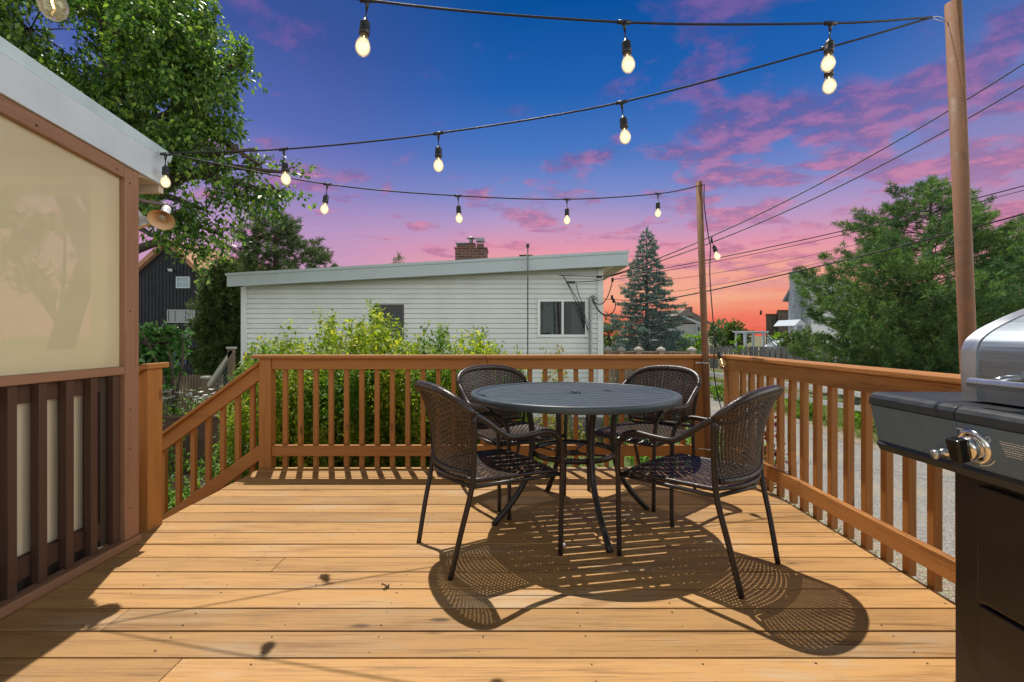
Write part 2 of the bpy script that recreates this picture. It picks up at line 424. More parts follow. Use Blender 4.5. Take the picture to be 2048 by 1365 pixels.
# small things dropped on the boards
lf = MB()
c = Vector((-0.55, 2.05, 0.0))
c = at(771, 1177, 1036.8/(1177-670)); c.z = 0.002
lf.grid([[c+Vector((0.016*(i-1.5)/1.5, 0.012*(j-1)*(1.2-abs(i-1.5)/1.5), 0.009+0.010*math.sin(i*1.7+j))) for j in range(3)] for i in range(4)])
lfo = mesh_obj('dead_leaf', lf, plain('dead_leaf_brown', (0.06, 0.03, 0.015, 1), 0.8)); tag(lfo, 'tiny curled dead brown leaf lying on the open boards', 'leaf')
md = lfo.modifiers.new('thick', 'SOLIDIFY'); md.thickness = 0.003
wb = MB(); c = at(1127, 1094, 1036.8/(1094-670)); c.z = 0.010
wb.lathe([(0.0002, -0.010), (0.008, -0.008), (0.011, 0), (0.007, 0.007), (0.0002, 0.009)], 10, Matrix.Translation(c))
tag(mesh_obj('crumpled_wrapper', wb, plain('pale_scrap', (0.7, 0.7, 0.72, 1), 0.5, 0, .3, 60)), 'small pale crumpled scrap by a front chair leg', 'scrap')

# ------------------------------------------------------------------ railings
def baluster_box(mb, x0, x1, y0, y1, z0, z1): mb.box(x0, x1, y0, y1, z0, z1)
rl = thing('deck_railing', 'long orange wooden deck railing running behind the table', 'railing', (-0.2, 3.9, 0), group='orange deck railings')
for x0, x1, y0 in ((-2.042, -1.946, 3.868), (-0.262, -0.170, 3.957), (1.474, 1.562, 3.868)):
    b = MB(); b.box(x0, x1, y0, y0+0.09, -0.25 if y0 > 3.9 else 0.0, 0.888); part('post', b, M_railz, rl, 0.004)
b = MB(); b.box(-2.085, -0.21, 3.825, 3.968, 0.890, 0.917); b.box(-0.207, 1.85, 3.825, 3.968, 0.890, 0.917); part('cap_board', b, M_railx, rl, 0.005)
b = MB(); b.box(-1.945, -0.2, 3.880, 3.917, 0.800, 0.888); b.box(-0.198, 1.473, 3.880, 3.917, 0.800, 0.888); part('top_rail', b, M_railx, rl, 0.004)
b = MB(); b.box(-1.945, 1.473, 3.880, 3.917, 0.098, 0.186); part('bottom_rail', b, M_railx, rl, 0.004)
for k in range(-1, 27):
    x = -1.875+0.1253*k
    if x > 1.45: break
    b = MB(); b.box(x, x+0.036, 3.918, 3.955, -0.13, 0.886); part('baluster', b, M_railz, rl, 0.003)

rr_ = thing('deck_railing', 'orange wooden railing along the lane side, behind the grill', 'railing', (1.78, 2.0, 0), group='orange deck railings')
for y0 in (3.885, 0.6, -1.0):
    b = MB(); b.box(1.752, 1.842, y0, y0+0.09, -0.3, 0.888); part('post', b, M_railz, rr_, 0.004)
b = MB(); b.box(1.698, 1.852, -1.0, 3.823, 0.890, 0.917); part('cap_board', b, M_raily, rr_, 0.005)
b = MB(); b.box(1.752, 1.789, 3.975, 3.99, 0.80, 0.83); b = MB(); b.box(1.714, 1.750, -1.0, 3.97, 0.800, 0.888); part('top_rail', b, M_raily, rr_, 0.004)
b = MB(); b.box(1.752, 1.789, -0.9, 3.884, 0.092, 0.182); part('bottom_rail', b, M_raily, rr_, 0.004)
bi = 0
for k in range(-20, 15):
    y = 2.036+0.1310*k
    if y > 3.86 or abs(y-0.64) < 0.07: continue
    b = MB()
    if k == 8:      # the warped one
        for i in range(8):
            z0, z1 = -0.0+0.11*i, 0.11*(i+1)
            o0, o1 = 0.022*math.sin(math.pi*z0/0.9), 0.022*math.sin(math.pi*z1/0.9)
            M = Matrix(((1, 0, 0, 0), (0, 1, (o1-o0)/0.11, o0-(o1-o0)/0.11*z0), (0, 0, 1, 0), (0, 0, 0, 1)))
            b.box(1.7905, 1.828, y-0.02, y+0.017, z0, z1, M)
    else: b.box(1.7905, 1.828, y, y+0.037, -0.012, 0.886)
    part('baluster', b, M_railz, rr_, 0.003)

# stairs going down to the left, their rail and the near newel
st = thing('garden_stairs', 'orange wooden stairs leading down off the deck to the garden', 'stairs', (-2.6, 3.3, G))
for i in range(4):
    b = MB(); x = -2.045-0.257*i; b.box(x-0.27, x, 2.76, 3.86, -0.19*(i+1)-0.03, -0.19*(i+1)); part('tread', b, M_raily, st, 0.004)
for y in (2.722, 3.822):
    b = MB(); b.prism([(-2.04, y, -0.05), (-2.04, y, -0.32), (-2.95, y, G), (-3.3, y, G), (-3.25, y, -0.93)], (0, 0.036, 0)); part('stringer', b, M_railx, st, 0.003)
sr = thing('stair_railing', 'sloping orange rail on the far side of the garden stairs', 'railing', (-2.6, 3.9, 0), group='orange deck railings')
SL = 0.735
def slope_rail(z0, h, y0, y1, x1=-3.15, x0=-2.044):
    b = MB(); b.prism([(x0, y0, z0), (x0, y0, z0-h), (x1, y0, z0-h-SL*(x0-x1)), (x1, y0, z0-SL*(x0-x1))], (0, y1-y0, 0)); return b
part('top_rail', slope_rail(0.832, 0.120, 3.880, 3.917), M_railx, sr, 0.004)
part('cap_board', slope_rail(0.860, 0.026, 3.840, 3.955), M_railx, sr, 0.004)
part('bottom_rail', slope_rail(0.190, 0.125, 3.880, 3.917), M_railx, sr, 0.004)
for k in range(9):
    x = at(357+29.6*(5-k)-29.6*0.0, 0, 3.93).x
    z = 0.86-SL*(-2.044-x)
    b = MB(); b.box(x-0.019, x+0.019, 3.918, 3.955, z-0.86, z-0.07); part('baluster', b, M_railz, sr, 0.003)
b = MB(); b.box(-3.24, -3.152, 3.87, 3.96, G, 0.12); part('post', b, M_railz, sr, 0.004)

nw = thing('stair_railing', 'near stair rail, its tall capped orange newel beside the screened porch', 'railing', (-2.04, 2.68, 0), group='orange deck railings')
b = MB(); b.prism([(-2.092, 2.63, -0.3), (-1.996, 2.63, -0.3), (-1.996, 2.63, 0.890), (-2.010, 2.63, 0.886), (-2.092, 2.63, 0.826)], (0, 0.112, 0)); part('post', b, M_railz, nw, 0.003)
b = MB(); b.prism([(-1.972, 2.60, 0.893), (-1.972, 2.60, 0.922), (-2.008, 2.60, 0.922), (-2.6, 2.60, 0.922-0.592*SL), (-2.6, 2.60, 0.893-0.592*SL), (-2.008, 2.60, 0.893)], (0, 0.165, 0)); part('cap_board', b, M_railx, nw, 0.004)
part('top_rail', slope_rail(0.80, 0.120, 2.66, 2.70, -3.15, -2.094), M_railx, nw, 0.004)
part('bottom_rail', slope_rail(0.150, 0.12, 2.66, 2.70, -3.15, -2.094), M_railx, nw, 0.004)
for k in range(8):
    x = -2.16-0.125*k; z = 0.82-SL*(-2.094-x)
    b = MB(); b.box(x-0.018, x+0.018, 2.702, 2.738, z-0.86, z-0.04); part('baluster', b, M_railz, nw, 0.003)

# ------------------------------------------------------------------ screened porch on the left
def vinyl(name, see):
    m, t, p, o = new_mat(name)
    tc = t.add('ShaderNodeTexCoord')
    n = t.add('ShaderNodeTexNoise', i_Vector=tc.outputs['Object'], i_Scale=1.6, i_Detail=3.0)
    w = t.add('ShaderNodeTexNoise', i_Vector=t.add('ShaderNodeMapping', i_Vector=tc.outputs['Object'], i_Scale=(1, 2.0, 1.2)).outputs[0], i_Scale=2.2, i_Detail=2.0)
    c = t.ramp(n.outputs[0], [(0.3, (0.86, 0.76, 0.58, 1)), (0.7, (0.90, 0.81, 0.64, 1))])
    setp(t, p, Base_Color=c, Roughness=0.42, Coat_Weight=1.0, Coat_Roughness=0.03, Coat_IOR=1.75)
    bump(t, p, w.outputs[0], 0.10, 0.05)
    tr = t.add('ShaderNodeBsdfTransparent', i_Color=(0.92, 0.92, 0.74, 1))
    tl = t.add('ShaderNodeBsdfTranslucent', i_Color=(0.95, 0.86, 0.66, 1))
    m0 = t.add('ShaderNodeMixShader', i_0=0.45); t.l.new(p.outputs[0], m0.inputs[1]); t.l.new(tl.outputs[0], m0.inputs[2])
    mx = t.add('ShaderNodeMixShader', i_0=see); t.l.new(m0.outputs[0] if see > 0 else p.outputs[0], mx.inputs[1]); t.l.new(tr.outputs[0], mx.inputs[2]); t.l.new(mx.outputs[0], o.inputs[0])
    return m
M_vinyl, M_skirt = vinyl('beige_see_through_screen', 0.42), vinyl('beige_canvas', 0.0)
pc = thing('screened_porch', 'screened porch with beige roll screen, brown timber frame and white sloping roof edge', 'porch', (-1.95, 2.4, 0))
zb = lambda y: 1.995-0.105*(y-1.81)            # underside of the white rake board
b = MB(); b.box(-2.03, -1.942, 2.41, 2.500, 0.0, zb(2.45)-0.004); part('corner_post', b, M_trimz, pc, 0.004)
b = MB(); b.prism([(-1.985, -1.2, zb(-1.2)-0.002), (-1.985, 2.408, zb(2.408)-0.002), (-1.985, 2.408, zb(2.408)-0.066), (-1.985, -1.2, zb(-1.2)-0.066)], (0.043, 0, 0)); part('rake_trim', b, M_trim, pc, 0.003)
b = MB(); b.box(-1.985, -1.942, -1.2, 2.408, 0.881, 0.921); part('middle_rail', b, M_trim, pc, 0.004)
b = MB(); b.box(-1.992, -1.930, -1.2, 2.50, 0.003, 0.046); part('sill', b, M_trim, pc, 0.005)
b = MB(); b.box(-1.9735, -1.9685, -1.2, 2.408, 0.9215, zb(2.408)-0.07)
b = MB(); b.prism([(-1.9735, -1.2, 0.9215), (-1.9735, 2.408, 0.9215), (-1.9735, 2.408, zb(2.408)-0.067), (-1.9735, -1.2, zb(-1.2)-0.067)], (0.004, 0, 0)); part('roll_screen', b, M_vinyl, pc)
b = MB(); b.box(-2.035, -2.0, -1.2, 2.408, 0.800, 0.880); part('top_rail', b, M_darkwood, pc, 0.003)
b = MB(); b.box(-2.035, -2.0, -1.2, 2.408, 0.080, 0.168); part('bottom_rail', b, M_darkwood, pc, 0.003)
for k in range(-12, 4):
    y = 1.992+0.1235*k
    b = MB(); b.box(-1.998, -1.962, y, y+0.036, 0.048, 0.879); part('baluster', b, M_darkwood, pc, 0.003)
b = MB(); b.box(-2.06, -2.037, -1.2, 2.30, 0.12, 0.84); part('canvas_skirt', b, M_skirt, pc)
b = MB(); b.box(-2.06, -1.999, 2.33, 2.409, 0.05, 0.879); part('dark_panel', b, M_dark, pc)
b = MB(); b.box(-2.062, -2.038, -1.2, 2.32, 0.0, 0.118); part('dark_gap_sheet', b, M_dark, pc)  # added dark sheet standing in for the shaded gap under the bottom rail
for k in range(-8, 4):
    y = 1.992+0.1235*k; b = MB(); b.box(-2.034, -2.001, y+0.036, y+0.058, 0.17, 0.798); part('dark_strip', b, M_darkwood, pc)  # dark brown strip beside each baluster, narrowing the canvas patches
b = MB(); b.box(-3.2, -3.15, -1.2, 2.4, 0, 0.95); b.box(-3.15, -2.06, 2.42, 2.46, 0, 1.0); b.box(-2.125, -2.04, 2.42, 2.46, 1.001, 1.88); b.box(-3.15, -2.126, 2.42, 2.46, 1.84, 1.88); b.box(-2.66, -2.62, 2.42, 2.46, 1.001, 1.839)
part('inner_wall', b, plain('inner_wall_tan', (0.80, 0.72, 0.58, 1), 0.7), pc)
b = MB(); b.box(-3.15, -2.07, -1.2, 2.4, -0.02, 0.0); part('inner_floor', b, plain('inner_floor_grey', (0.5, 0.46, 0.4, 1), 0.8), pc)
rt, rb2 = (lambda y: 2.196-0.113*(y-1.81)), (lambda y: 2.149-0.110*(y-1.81))
b = MB(); b.prism([(-1.952, -1.3, zb(-1.3)), (-1.952, 2.69, zb(2.69)), (-1.952, 2.69, rb2(2.69)+0.01), (-1.952, -1.3, rb2(-1.3)+0.01)], (0.022, 0, 0)); part('rake_board', b, M_white, pc, 0.002)
b = MB(); b.prism([(-1.9285, -1.3, rb2(-1.3)), (-1.9285, 2.71, rb2(2.71)), (-1.915, 2.71, rt(2.71)), (-1.915, -1.3, rt(-1.3))][::1], (-0.006, 0, 0)); part('drip_edge', b, M_metaltrim, pc)
b = MB(); b.prism([(-1.9345, -1.3, rb2(-1.3)+0.012), (-1.9345, 2.705, rb2(2.705)+0.012), (-1.9345, 2.705, rt(2.705)-0.004), (-1.9345, -1.3, rt(-1.3)-0.004)], (-1.35, 0, 0)); part('roof', b, plain('roof_shingle_grey', (0.22, 0.22, 0.22, 1), 0.85, 0, 0.3, 20), pc)
b = MB(); b.box(-3.25, -1.953, 2.655, 2.69, zb(2.69)-0.035, rb2(2.69)+0.008); part('eave_board', b, plain('cream_paint', (0.62, 0.52, 0.40, 1), 0.5), pc, 0.002)
b = MB(); b.box(-3.25, -1.953, 2.47, 2.653, zb(2.65)+0.004, zb(2.65)+0.02); part('soffit', b, plain('soffit_tan', (0.55, 0.42, 0.30, 1), 0.6), pc)
b = MB(); b.box(-2.6, -1.975, 2.501, 2.53, zb(2.5)-0.11, zb(2.5)-0.02); part('lamp_board', b, M_white, pc, 0.002)
sc_ = MB()
for y, z in ((1.96, 1.935), (2.36, 1.895)): sc_.lathe([(0.0002, 0), (0.005, 0), (0.005, 0.002), (0.0002, 0.003)], 8, Matrix.Translation((-1.942, y, z)) @ Matrix.Rotation(R(90), 4, 'Y'))
for z in (0.2, 0.7, 1.2, 1.85, 0.5): sc_.lathe([(0.0002, 0), (0.004, 0), (0.004, 0.002), (0.0002, 0.003)], 8, Matrix.Translation((-1.942, 2.44, z)) @ Matrix.Rotation(R(90), 4, 'Y'))
part('screws', sc_, M_dark, pc)

# two bell-shaped floodlights under the porch eave
M_bell = plain('lamp_enamel', (0.72, 0.72, 0.70, 1), 0.3, 0, 0.04)
M_bellin = plain('lamp_inner', (0.70, 0.48, 0.28, 1), 0.5, 0, 0.08)
def flood(pos, aim, base, label):
    t = thing('flood_lamp', label, 'lamp', base, group='flood lamps under the porch eave')
    q = Vector(aim).normalized().to_track_quat('Z', 'Y').to_matrix().to_4x4(); M = Matrix.Translation(pos) @ q
    b = MB(); b.lathe([(0.0002, -0.115), (0.020, -0.113), (0.023, -0.075), (0.024, -0.05), (0.034, -0.04), (0.052, -0.012), (0.061, 0.0), (0.063, 0.003)], 28, M); part('lamp_shade', b, M_bell, t)
    b = MB(); b.lathe([(0.0625, 0.003), (0.060, -0.001), (0.050, -0.012), (0.032, -0.040), (0.022, -0.050), (0.0002, -0.052)], 28, M); part('reflector', b, M_bellin, t)
    b = MB(); b.lathe([(0.013, -0.05), (0.013, -0.03), (0.019, -0.02), (0.02, -0.012), (0.013, -0.006), (0.0002, -0.005)], 16, M); part('lamp_bulb', b, plain('bulb_dull', (0.35, 0.30, 0.24, 1), 0.3), t)
    e = M @ Vector((0, 0, -0.11))
    b = MB(); b.tube(smooth_path([base, Vector(base)+Vector((0.01, 0.01, -0.03)), e+Vector((-0.01, 0.0, 0.02)), e], 4), [0.011]*13, 10); part('arm', b, plain('lamp_arm', (0.16, 0.12, 0.11, 1), 0.5), t)
    return t
flood(at(323, 440, 2.56), (0.22, -0.66, -0.72), (-2.0, 2.545, 1.83), 'white bell shaped flood lamp facing the deck')
flood(at(287, 452, 2.60), (0.35, 0.35, -0.87), (-2.05, 2.545, 1.82), 'white flood lamp pointing away, half hidden by the porch post')
# ------------------------------------------------------------------ wicker chairs
def wickmat():
    m, t, p, o = new_mat('brown_resin_wicker')
    geo = t.add('ShaderNodeNewGeometry')
    tc = t.add('ShaderNodeTexCoord')
    n = t.add('ShaderNodeTexNoise', i_Vector=tc.outputs['Object'], i_Scale=9.0, i_Detail=4.0)
    c = t.ramp(geo.outputs['Random Per Island'], [(0.0, (0.016, 0.010, 0.009, 1)), (1.0, (0.052, 0.031, 0.023, 1))])
    c = t.mix(t.maprange(n.outputs[0], 0.5, 0.75, 0, 0.30), c, (0.12, 0.08, 0.06, 1))
    setp(t, p, Base_Color=c, Roughness=0.36); p.inputs['Specular IOR Level'].default_value = 0.6
    return m
M_wick = wickmat()
M_tube = plain('brown_powder_coat', (0.024, 0.017, 0.015, 1), 0.38, 0.1, 0.15, 40)
M_rim = plain('dark_wicker_rim', (0.032, 0.020, 0.017, 1), 0.35, 0, 0.4, 60, bmp=0.6)
def weave(mb, f, nu, nv, wu, wv, amp):
    """nu stakes along v and nv strands along u, over and under each other on surface f(u, v), u and v in 0..1"""
    def nrm(u, v):
        e = 1e-3
        a = f(min(1, u+e), v)-f(max(0, u-e), v); b = f(u, min(1, v+e))-f(u, max(0, v-e))
        n = a.cross(b); n.normalize(); return n
    def strand(fixed, along_u, idx, cnt, half, par):
        m = cnt*2; rows = []
        for k in range(m+1):
            s = k/m
            ph = math.cos(math.pi*(s*cnt-0.5)+math.pi*par)
            w = []
            for q in (-1, 0, 1):
                tt = min(1, max(0, fixed+q*half))
                u, v = (s, tt) if along_u else (tt, s)
                n = nrm(min(.999, max(.001, u)), min(.999, max(.001, v)))
                w.append(f(u, v)+n*(amp*ph+(0.0009 if q == 0 else 0)))
            rows.append(w)
        mb.grid(rows)
    for i in range(nu): strand((i+0.5)/nu, False, i, nv, wu/nu/2, i % 2)
    for j in range(nv): strand((j+0.5)/nv, True, j, nu, wv/nv/2, (j+1) % 2)
def rimpt(u):                                   # top edge of the back, u in -1..1
    return Vector((0.285*math.sin(u*math.pi/2*0.98)*1.0, -0.205-0.125*(1-abs(u)**2.0), 0.722+0.108*(1-abs(u)**2.3)))
def botpt(u): return Vector((0.235*u, -0.205-0.045*(1-u*u), 0.470-0.012*(1-u*u)))
def backf(u, v):
    a, b = botpt(2*u-1), rimpt(2*u-1); p = a.lerp(b, v)
    p.y -= 0.018*math.sin(math.pi*v)*-1; return p
def seatf(u, v):
    U = 2*u-1
    x = (0.245-0.012*(1-v))*U
    y0, y1 = -0.185-0.075*(1-U*U), 0.262+0.018*(1-U*U)
    z = 0.418-0.016*math.sin(math.pi*min(1, v*1.05))*(1-U*U)+0.012*(1-v)
    if v > 0.9: z -= 0.016*((v-0.9)/0.1)**2
    return Vector((x, y0+(y1-y0)*v, z))
def make_chair(label):
    t = thing('patio_chair', label, 'chair', group='brown wicker chairs around the round table')
    b = MB(); weave(b, seatf, 28, 28, 0.66, 0.74, 0.0024); mesh_obj('seat', b, M_wick, t)
    rim = []
    for k in range(17): rim.append(seatf(k/16, 0))
    for k in range(1, 9): rim.append(seatf(1, k/8))
    for k in range(1, 13): rim.append(seatf(1-k/12, 1))
    for k in range(1, 9): rim.append(seatf(0, 1-k/8))
    b = MB(); b.tube([p-Vector((0, 0, 0.005)) for p in rim], 0.0105, 8, False); mesh_obj('seat_frame', b, M_rim, t)
    b = MB(); weave(b, backf, 27, 31, 0.62, 0.73, 0.0024); bk = mesh_obj('backrest', b, M_wick, t)
    b = MB(); b.tube([rimpt(-1+k/12)+Vector((0, -0.002, 0.006)) for k in range(25)], [0.015+0.007*math.sin(math.pi*k/24) for k in range(25)], 10); mesh_obj('top_rim', b, M_rim, bk)
    b = MB(); b.tube([botpt(-1+k/8)-Vector((0, 0, 0.008)) for k in range(17)], 0.0145, 8); mesh_obj('bottom_rim', b, M_rim, bk)
    for s in (-1, 1):
        b = MB(); b.tube(smooth_path([(s*0.215, -0.292, 0), (s*0.235, -0.250, 0.20), (s*0.252, -0.205, 0.40), (s*0.262, -0.198, 0.56), (s*0.285, -0.207, 0.728)], 5), 0.0125, 10); mesh_obj('leg', b, M_tube, t)
        b = MB(); b.tube(smooth_path([(s*0.258, 0.270, 0), (s*0.262, 0.272, 0.25), (s*0.268, 0.272, 0.46), (s*0.276, 0.262, 0.545), (s*0.286, 0.225, 0.600)], 5), 0.0125, 10); mesh_obj('leg', b, M_tube, t)
        b = MB(); b.tube(smooth_path([(s*0.286, 0.226, 0.600), (s*0.290, 0.165, 0.621), (s*0.296, 0.06, 0.616), (s*0.298, -0.03, 0.617), (s*0.295, -0.085, 0.645), (s*0.290, -0.150, 0.694), (s*0.286, -0.205, 0.730)], 5), 0.0135, 10); mesh_obj('armrest', b, M_tube, t)
    b = MB()
    for s in (-1, 1): b.tube([(s*0.250, -0.205, 0.402), (s*0.258, 0.262, 0.398)], 0.010, 8)
    b.tube([(-0.26, 0.262, 0.396), (0.26, 0.262, 0.396)], 0.010, 8); b.tube([(-0.25, -0.2, 0.402), (0, -0.262, 0.402), (0.25, -0.2, 0.402)], 0.010, 8)
    mesh_obj('underframe', b, M_tube, t)
    return t
chair0 = make_chair('front left wicker chair whose back turns to the viewer, on the stair side')
spots = [((-0.351, 2.318), (0.103, 2.575), None),
         ((1.0875, 2.128), (0.708, 2.529), 'front right wicker chair, turned away beside the lane railing and the grill'),
         ((-0.165, 3.535), (0.139, 3.080), 'rear left wicker chair facing the viewer from behind the table'),
         ((1.125, 3.490), (0.686, 3.120), 'rear right wicker chair in front of the corner pole')]
for i, (a, f, lab) in enumerate(spots):
    o = chair0 if i == 0 else copy_tree(chair0)
    a, f = Vector(a), Vector(f); d = (f-a).normalized(); c = (a+f)/2
    o.location = (c.x, c.y, 0.0012); o.rotation_euler = (0, 0, math.atan2(d.y, d.x)-math.pi/2)
    if lab: o['label'] = lab

# ------------------------------------------------------------------ round table
M_ttop = plain('table_grey_paint', (0.046, 0.067, 0.082, 1), 0.42, 0.0, 0.12, 20)
M_tleg = plain('table_dark_metal', (0.022, 0.018, 0.017, 1), 0.40, 0.2, 0.15, 30)
TC = Vector((0.366, 2.85, 0)); TR = 0.61; TZ = 0.742
tb = thing('round_table', 'round dark grey metal slatted table in the middle of the deck', 'table', TC)
b = MB(); ang = R(10.5); ca, sa = math.cos(ang), math.sin(ang)
MT = Matrix.Translation(TC) @ Matrix.Rotation(ang, 4, 'Z')
n = 16; p_ = 2*(TR-0.035)/n
for i in range(n):
    y0, y1 = -(TR-0.035)+i*p_+0.0058, -(TR-0.035)+(i+1)*p_-0.0058
    r = TR-0.033
    top, bot = [], []
    ys = (y0, y1)
    xa = [-math.sqrt(max(0.0004, r*r-y*y)) for y in ys]; xb = [-x for x in xa]
    segs = [(0, 1)]
    if y0 < 0.018 and y1 > -0.018: segs = [(0, 0.475), (0.525, 1)]
    for s0, s1 in segs:
        pts = [(xa[0]+(xb[0]-xa[0])*s0, y0), (xa[0]+(xb[0]-xa[0])*s1, y0), (xa[1]+(xb[1]-xa[1])*s1, y1), (xa[1]+(xb[1]-xa[1])*s0, y1)]
        b.prism([MT @ Vector((x, y, TZ-0.010)) for x, y in pts], (0, 0, 0.0065))
part('tabletop', b, M_ttop, tb, 0.001)
b = MB(); T0 = Matrix.Translation(TC)
b.lathe([(TR-0.045, TZ-0.012), (TR-0.045, TZ+0.0005), (TR-0.006, TZ+0.0005), (TR, TZ-0.005), (TR, TZ-0.034), (TR-0.006, TZ-0.038), (TR-0.012, TZ-0.034), (TR-0.012, TZ-0.013), (TR-0.045, TZ-0.012)], 96, T0); part('rim', b, M_ttop, tb)
b = MB(); b.lathe([(0.024, TZ-0.012), (0.024, TZ+0.002), (0.040, TZ+0.002), (0.040, TZ-0.012)], 32, T0); part('umbrella_collar', b, M_ttop, tb)
b = MB()
for x in (-0.30, 0.0, 0.30):
    hy = math.sqrt((TR-0.05)**2-x*x)
    for y0, y1 in (((-hy, -0.04), (0.04, hy)) if x == 0 else ((-hy, hy),)):
        b.box(x-0.016, x+0.016, y0, y1, TZ-0.0250, TZ-0.0105, MT)
part('crossbars', b, M_tleg, tb)
for k in range(4):
    a = R(14.5+90*k); e = Vector((math.cos(a), math.sin(a), 0))
    b = MB()
    b.tube(smooth_path([TC+e*0.345+Vector((0, 0, TZ-0.026)), TC+e*0.292+Vector((0, 0, TZ-0.07)), TC+e*0.262+Vector((0, 0, 0.56)), TC+e*0.258+Vector((0, 0, 0.42)),
            TC+e*0.285+Vector((0, 0, 0.27)), TC+e*0.370+Vector((0, 0, 0.13)), TC+e*0.488+Vector((0, 0, 0.0))], 5), 0.0175, 10, True); part('leg', b, M_tleg, tb)
b = MB(); b.lathe([(0.240, 0.375), (0.246, 0.375), (0.246, 0.405), (0.240, 0.405), (0.240, 0.375)], 64, T0); part('support_ring', b, M_tleg, tb)
b = MB()
for k in range(2):
    a = R(14.5+90*k+45); e = Vector((math.cos(a), math.sin(a), 0)); s = Vector((-e.y, e.x, 0))
    for q in (-1, 1):
        b.tube(smooth_path([TC+e*(q*0.24)+Vector((0, 0, 0.39)), TC+e*(q*0.13)+s*0.02+Vector((0, 0, 0.385)), TC+e*(q*0.035)+Vector((0, 0, 0.38))], 4), 0.006, 6)
b.lathe([(0.028, 0.372), (0.038, 0.372), (0.038, 0.388), (0.028, 0.388), (0.028, 0.372)], 24, T0)
part('scroll_brace', b, M_tleg, tb)

# ------------------------------------------------------------------ gas grill
M_panel = plain('grill_panel_grey', (0.115, 0.170, 0.225, 1), 0.50, 0.0, 0.08, 30)
M_gblk = plain('grill_black_enamel', (0.022, 0.027, 0.032, 1), 0.46, 0.0, 0.15, 30)
M_cab = plain('grill_cabinet_brown_black', (0.022, 0.015, 0.014, 1), 0.35, 0.1, 0.15, 14)
M_print = plain('white_print', (0.72, 0.74, 0.76, 1), 0.6)
def lidmat():
    m, t, p, o = new_mat('stainless_lid')
    tc = t.add('ShaderNodeTexCoord')
    n = t.add('ShaderNodeTexNoise', i_Vector=t.add('ShaderNodeMapping', i_Vector=tc.outputs['Object'], i_Scale=(200, 3, 200)).outputs[0], i_Scale=1.0, i_Detail=4.0)
    n2 = t.add('ShaderNodeTexNoise', i_Vector=tc.outputs['Object'], i_Scale=5.0, i_Detail=4.0)
    setp(t, p, Base_Color=t.ramp(n2.outputs[0], [(0.3, (0.24, 0.28, 0.32, 1)), (0.7, (0.33, 0.38, 0.43, 1))]), Metallic=1.0, Roughness=t.maprange(n.outputs[0], 0.3, 0.7, 0.40, 0.54))
    return m
M_lid = lidmat()
gr = thing('gas_grill', 'black gas grill with stainless steel lid and chrome knob at the deck edge', 'grill', (1.35, 0.9, 0))
GX = 1.08
prof_panel = [(GX, 0.870), (GX+0.022, 0.765), (GX+0.06, 0.742), (GX+0.12, 0.742), (GX+0.12, 0.870)]
for y0, y1, nm in ((1.171, 1.448, 'side_shelf_front'), (0.25, 1.169, 'control_panel')):
    b = MB(); b.prism([(x, y0, z) for x, z in prof_panel][::-1], (0, y1-y0, 0)); part(nm, b, M_panel, gr, 0.003)
tp = [(GX-0.004, 0.8715), (GX+0.125, 0.8715), (GX+0.55, 0.8715), (GX+0.55, 0.908), (GX+0.016, 0.908), (GX+0.004, 0.903), (GX-0.003, 0.892)]
for y0, y1, nm in ((1.171, 1.450, 'side_shelf'), (0.25, 1.169, 'top_frame')):
    b = MB(); b.prism([(x, y0, z) for x, z in tp][::-1], (0, y1-y0, 0)); part(nm, b, M_gblk, gr, 0.003)
b = MB(); b.prism([(GX+0.024, 1.448, 0.764), (GX+0.062, 1.448, 0.7415), (GX+0.062, 1.448, 0.730), (GX+0.03, 1.448, 0.735), (GX+0.018, 1.448, 0.755)], (0, -1.19, 0)); part('lower_lip', b, M_gblk, gr, 0.001)
# cabinet
b = MB(); b.box(1.185, 1.62, 0.30, 1.285, 0.06, 0.74); part('cabinet', b, M_cab, gr, 0.004)
b = MB(); b.box(1.166, 1.184, 0.32, 1.205, 0.415, 0.703); part('cabinet_door', b, M_cab, gr, 0.004)
b = MB(); b.box(1.168, 1.184, 0.32, 1.205, 0.08, 0.405); part('drawer_front', b, M_cab, gr, 0.004)
for y in (0.36, 1.24):
    for x in (1.24, 1.56):
        b = MB(); b.lathe([(0.0002, -0.012), (0.028, -0.012), (0.030, 0), (0.028, 0.012), (0.0002, 0.012)], 20, Matrix.Translation((x, y, 0.032)) @ Matrix.Rotation(R(90), 4, 'X')); b.box(x-0.01, x+0.01, y-0.016, y+0.016, 0.03, 0.0595); part('caster', b, M_gblk, gr)
# lid: a rolled profile run along the grill
lp = [(1.172, 0.915), (1.168, 0.975), (1.168, 1.030), (1.172, 1.050), (1.186, 1.072), (1.23, 1.102), (1.32, 1.142), (1.42, 1.170), (1.50, 1.172), (1.56, 1.15), (1.60, 1.09), (1.61, 0.98), (1.61, 0.915)]
lps = smooth_path([(x, 0, z) for x, z in lp], 4)
def lid_piece(y0, y1, grow, name, mat):
    b = MB(); c = Vector((1.4, 0, 0.98))
    P = [[Vector((p.x+(p.x-c.x)*grow, y, p.z+(p.z-c.z)*grow if p.z > 0.916 else p.z)) for p in lps] for y in (y0, y1)]
    b.grid(P)
    for r, fl in ((P[0], 0), (P[1], 1)):
        n0 = len(b.v); b.v += [tuple(p) for p in r]; idx = tuple(range(n0, n0+len(r))); b.f.append(idx if fl else idx[::-1]); b.sm.append(False)
    part(name, b, mat, gr)
lid_piece(0.33, 1.205, 0.0, 'lid', M_lid)
lid_piece(1.2055, 1.245, 0.018, 'lid_end_band', M_steel)
hd = MB(); hd.tube([(1.098, 0.36, 0.966), (1.098, 1.150, 0.966)], 0.0115, 16); h = part('lid_handle', hd, plain('satin_handle', (0.85, 0.88, 0.90, 1), 0.3, 1.0, .03), gr)
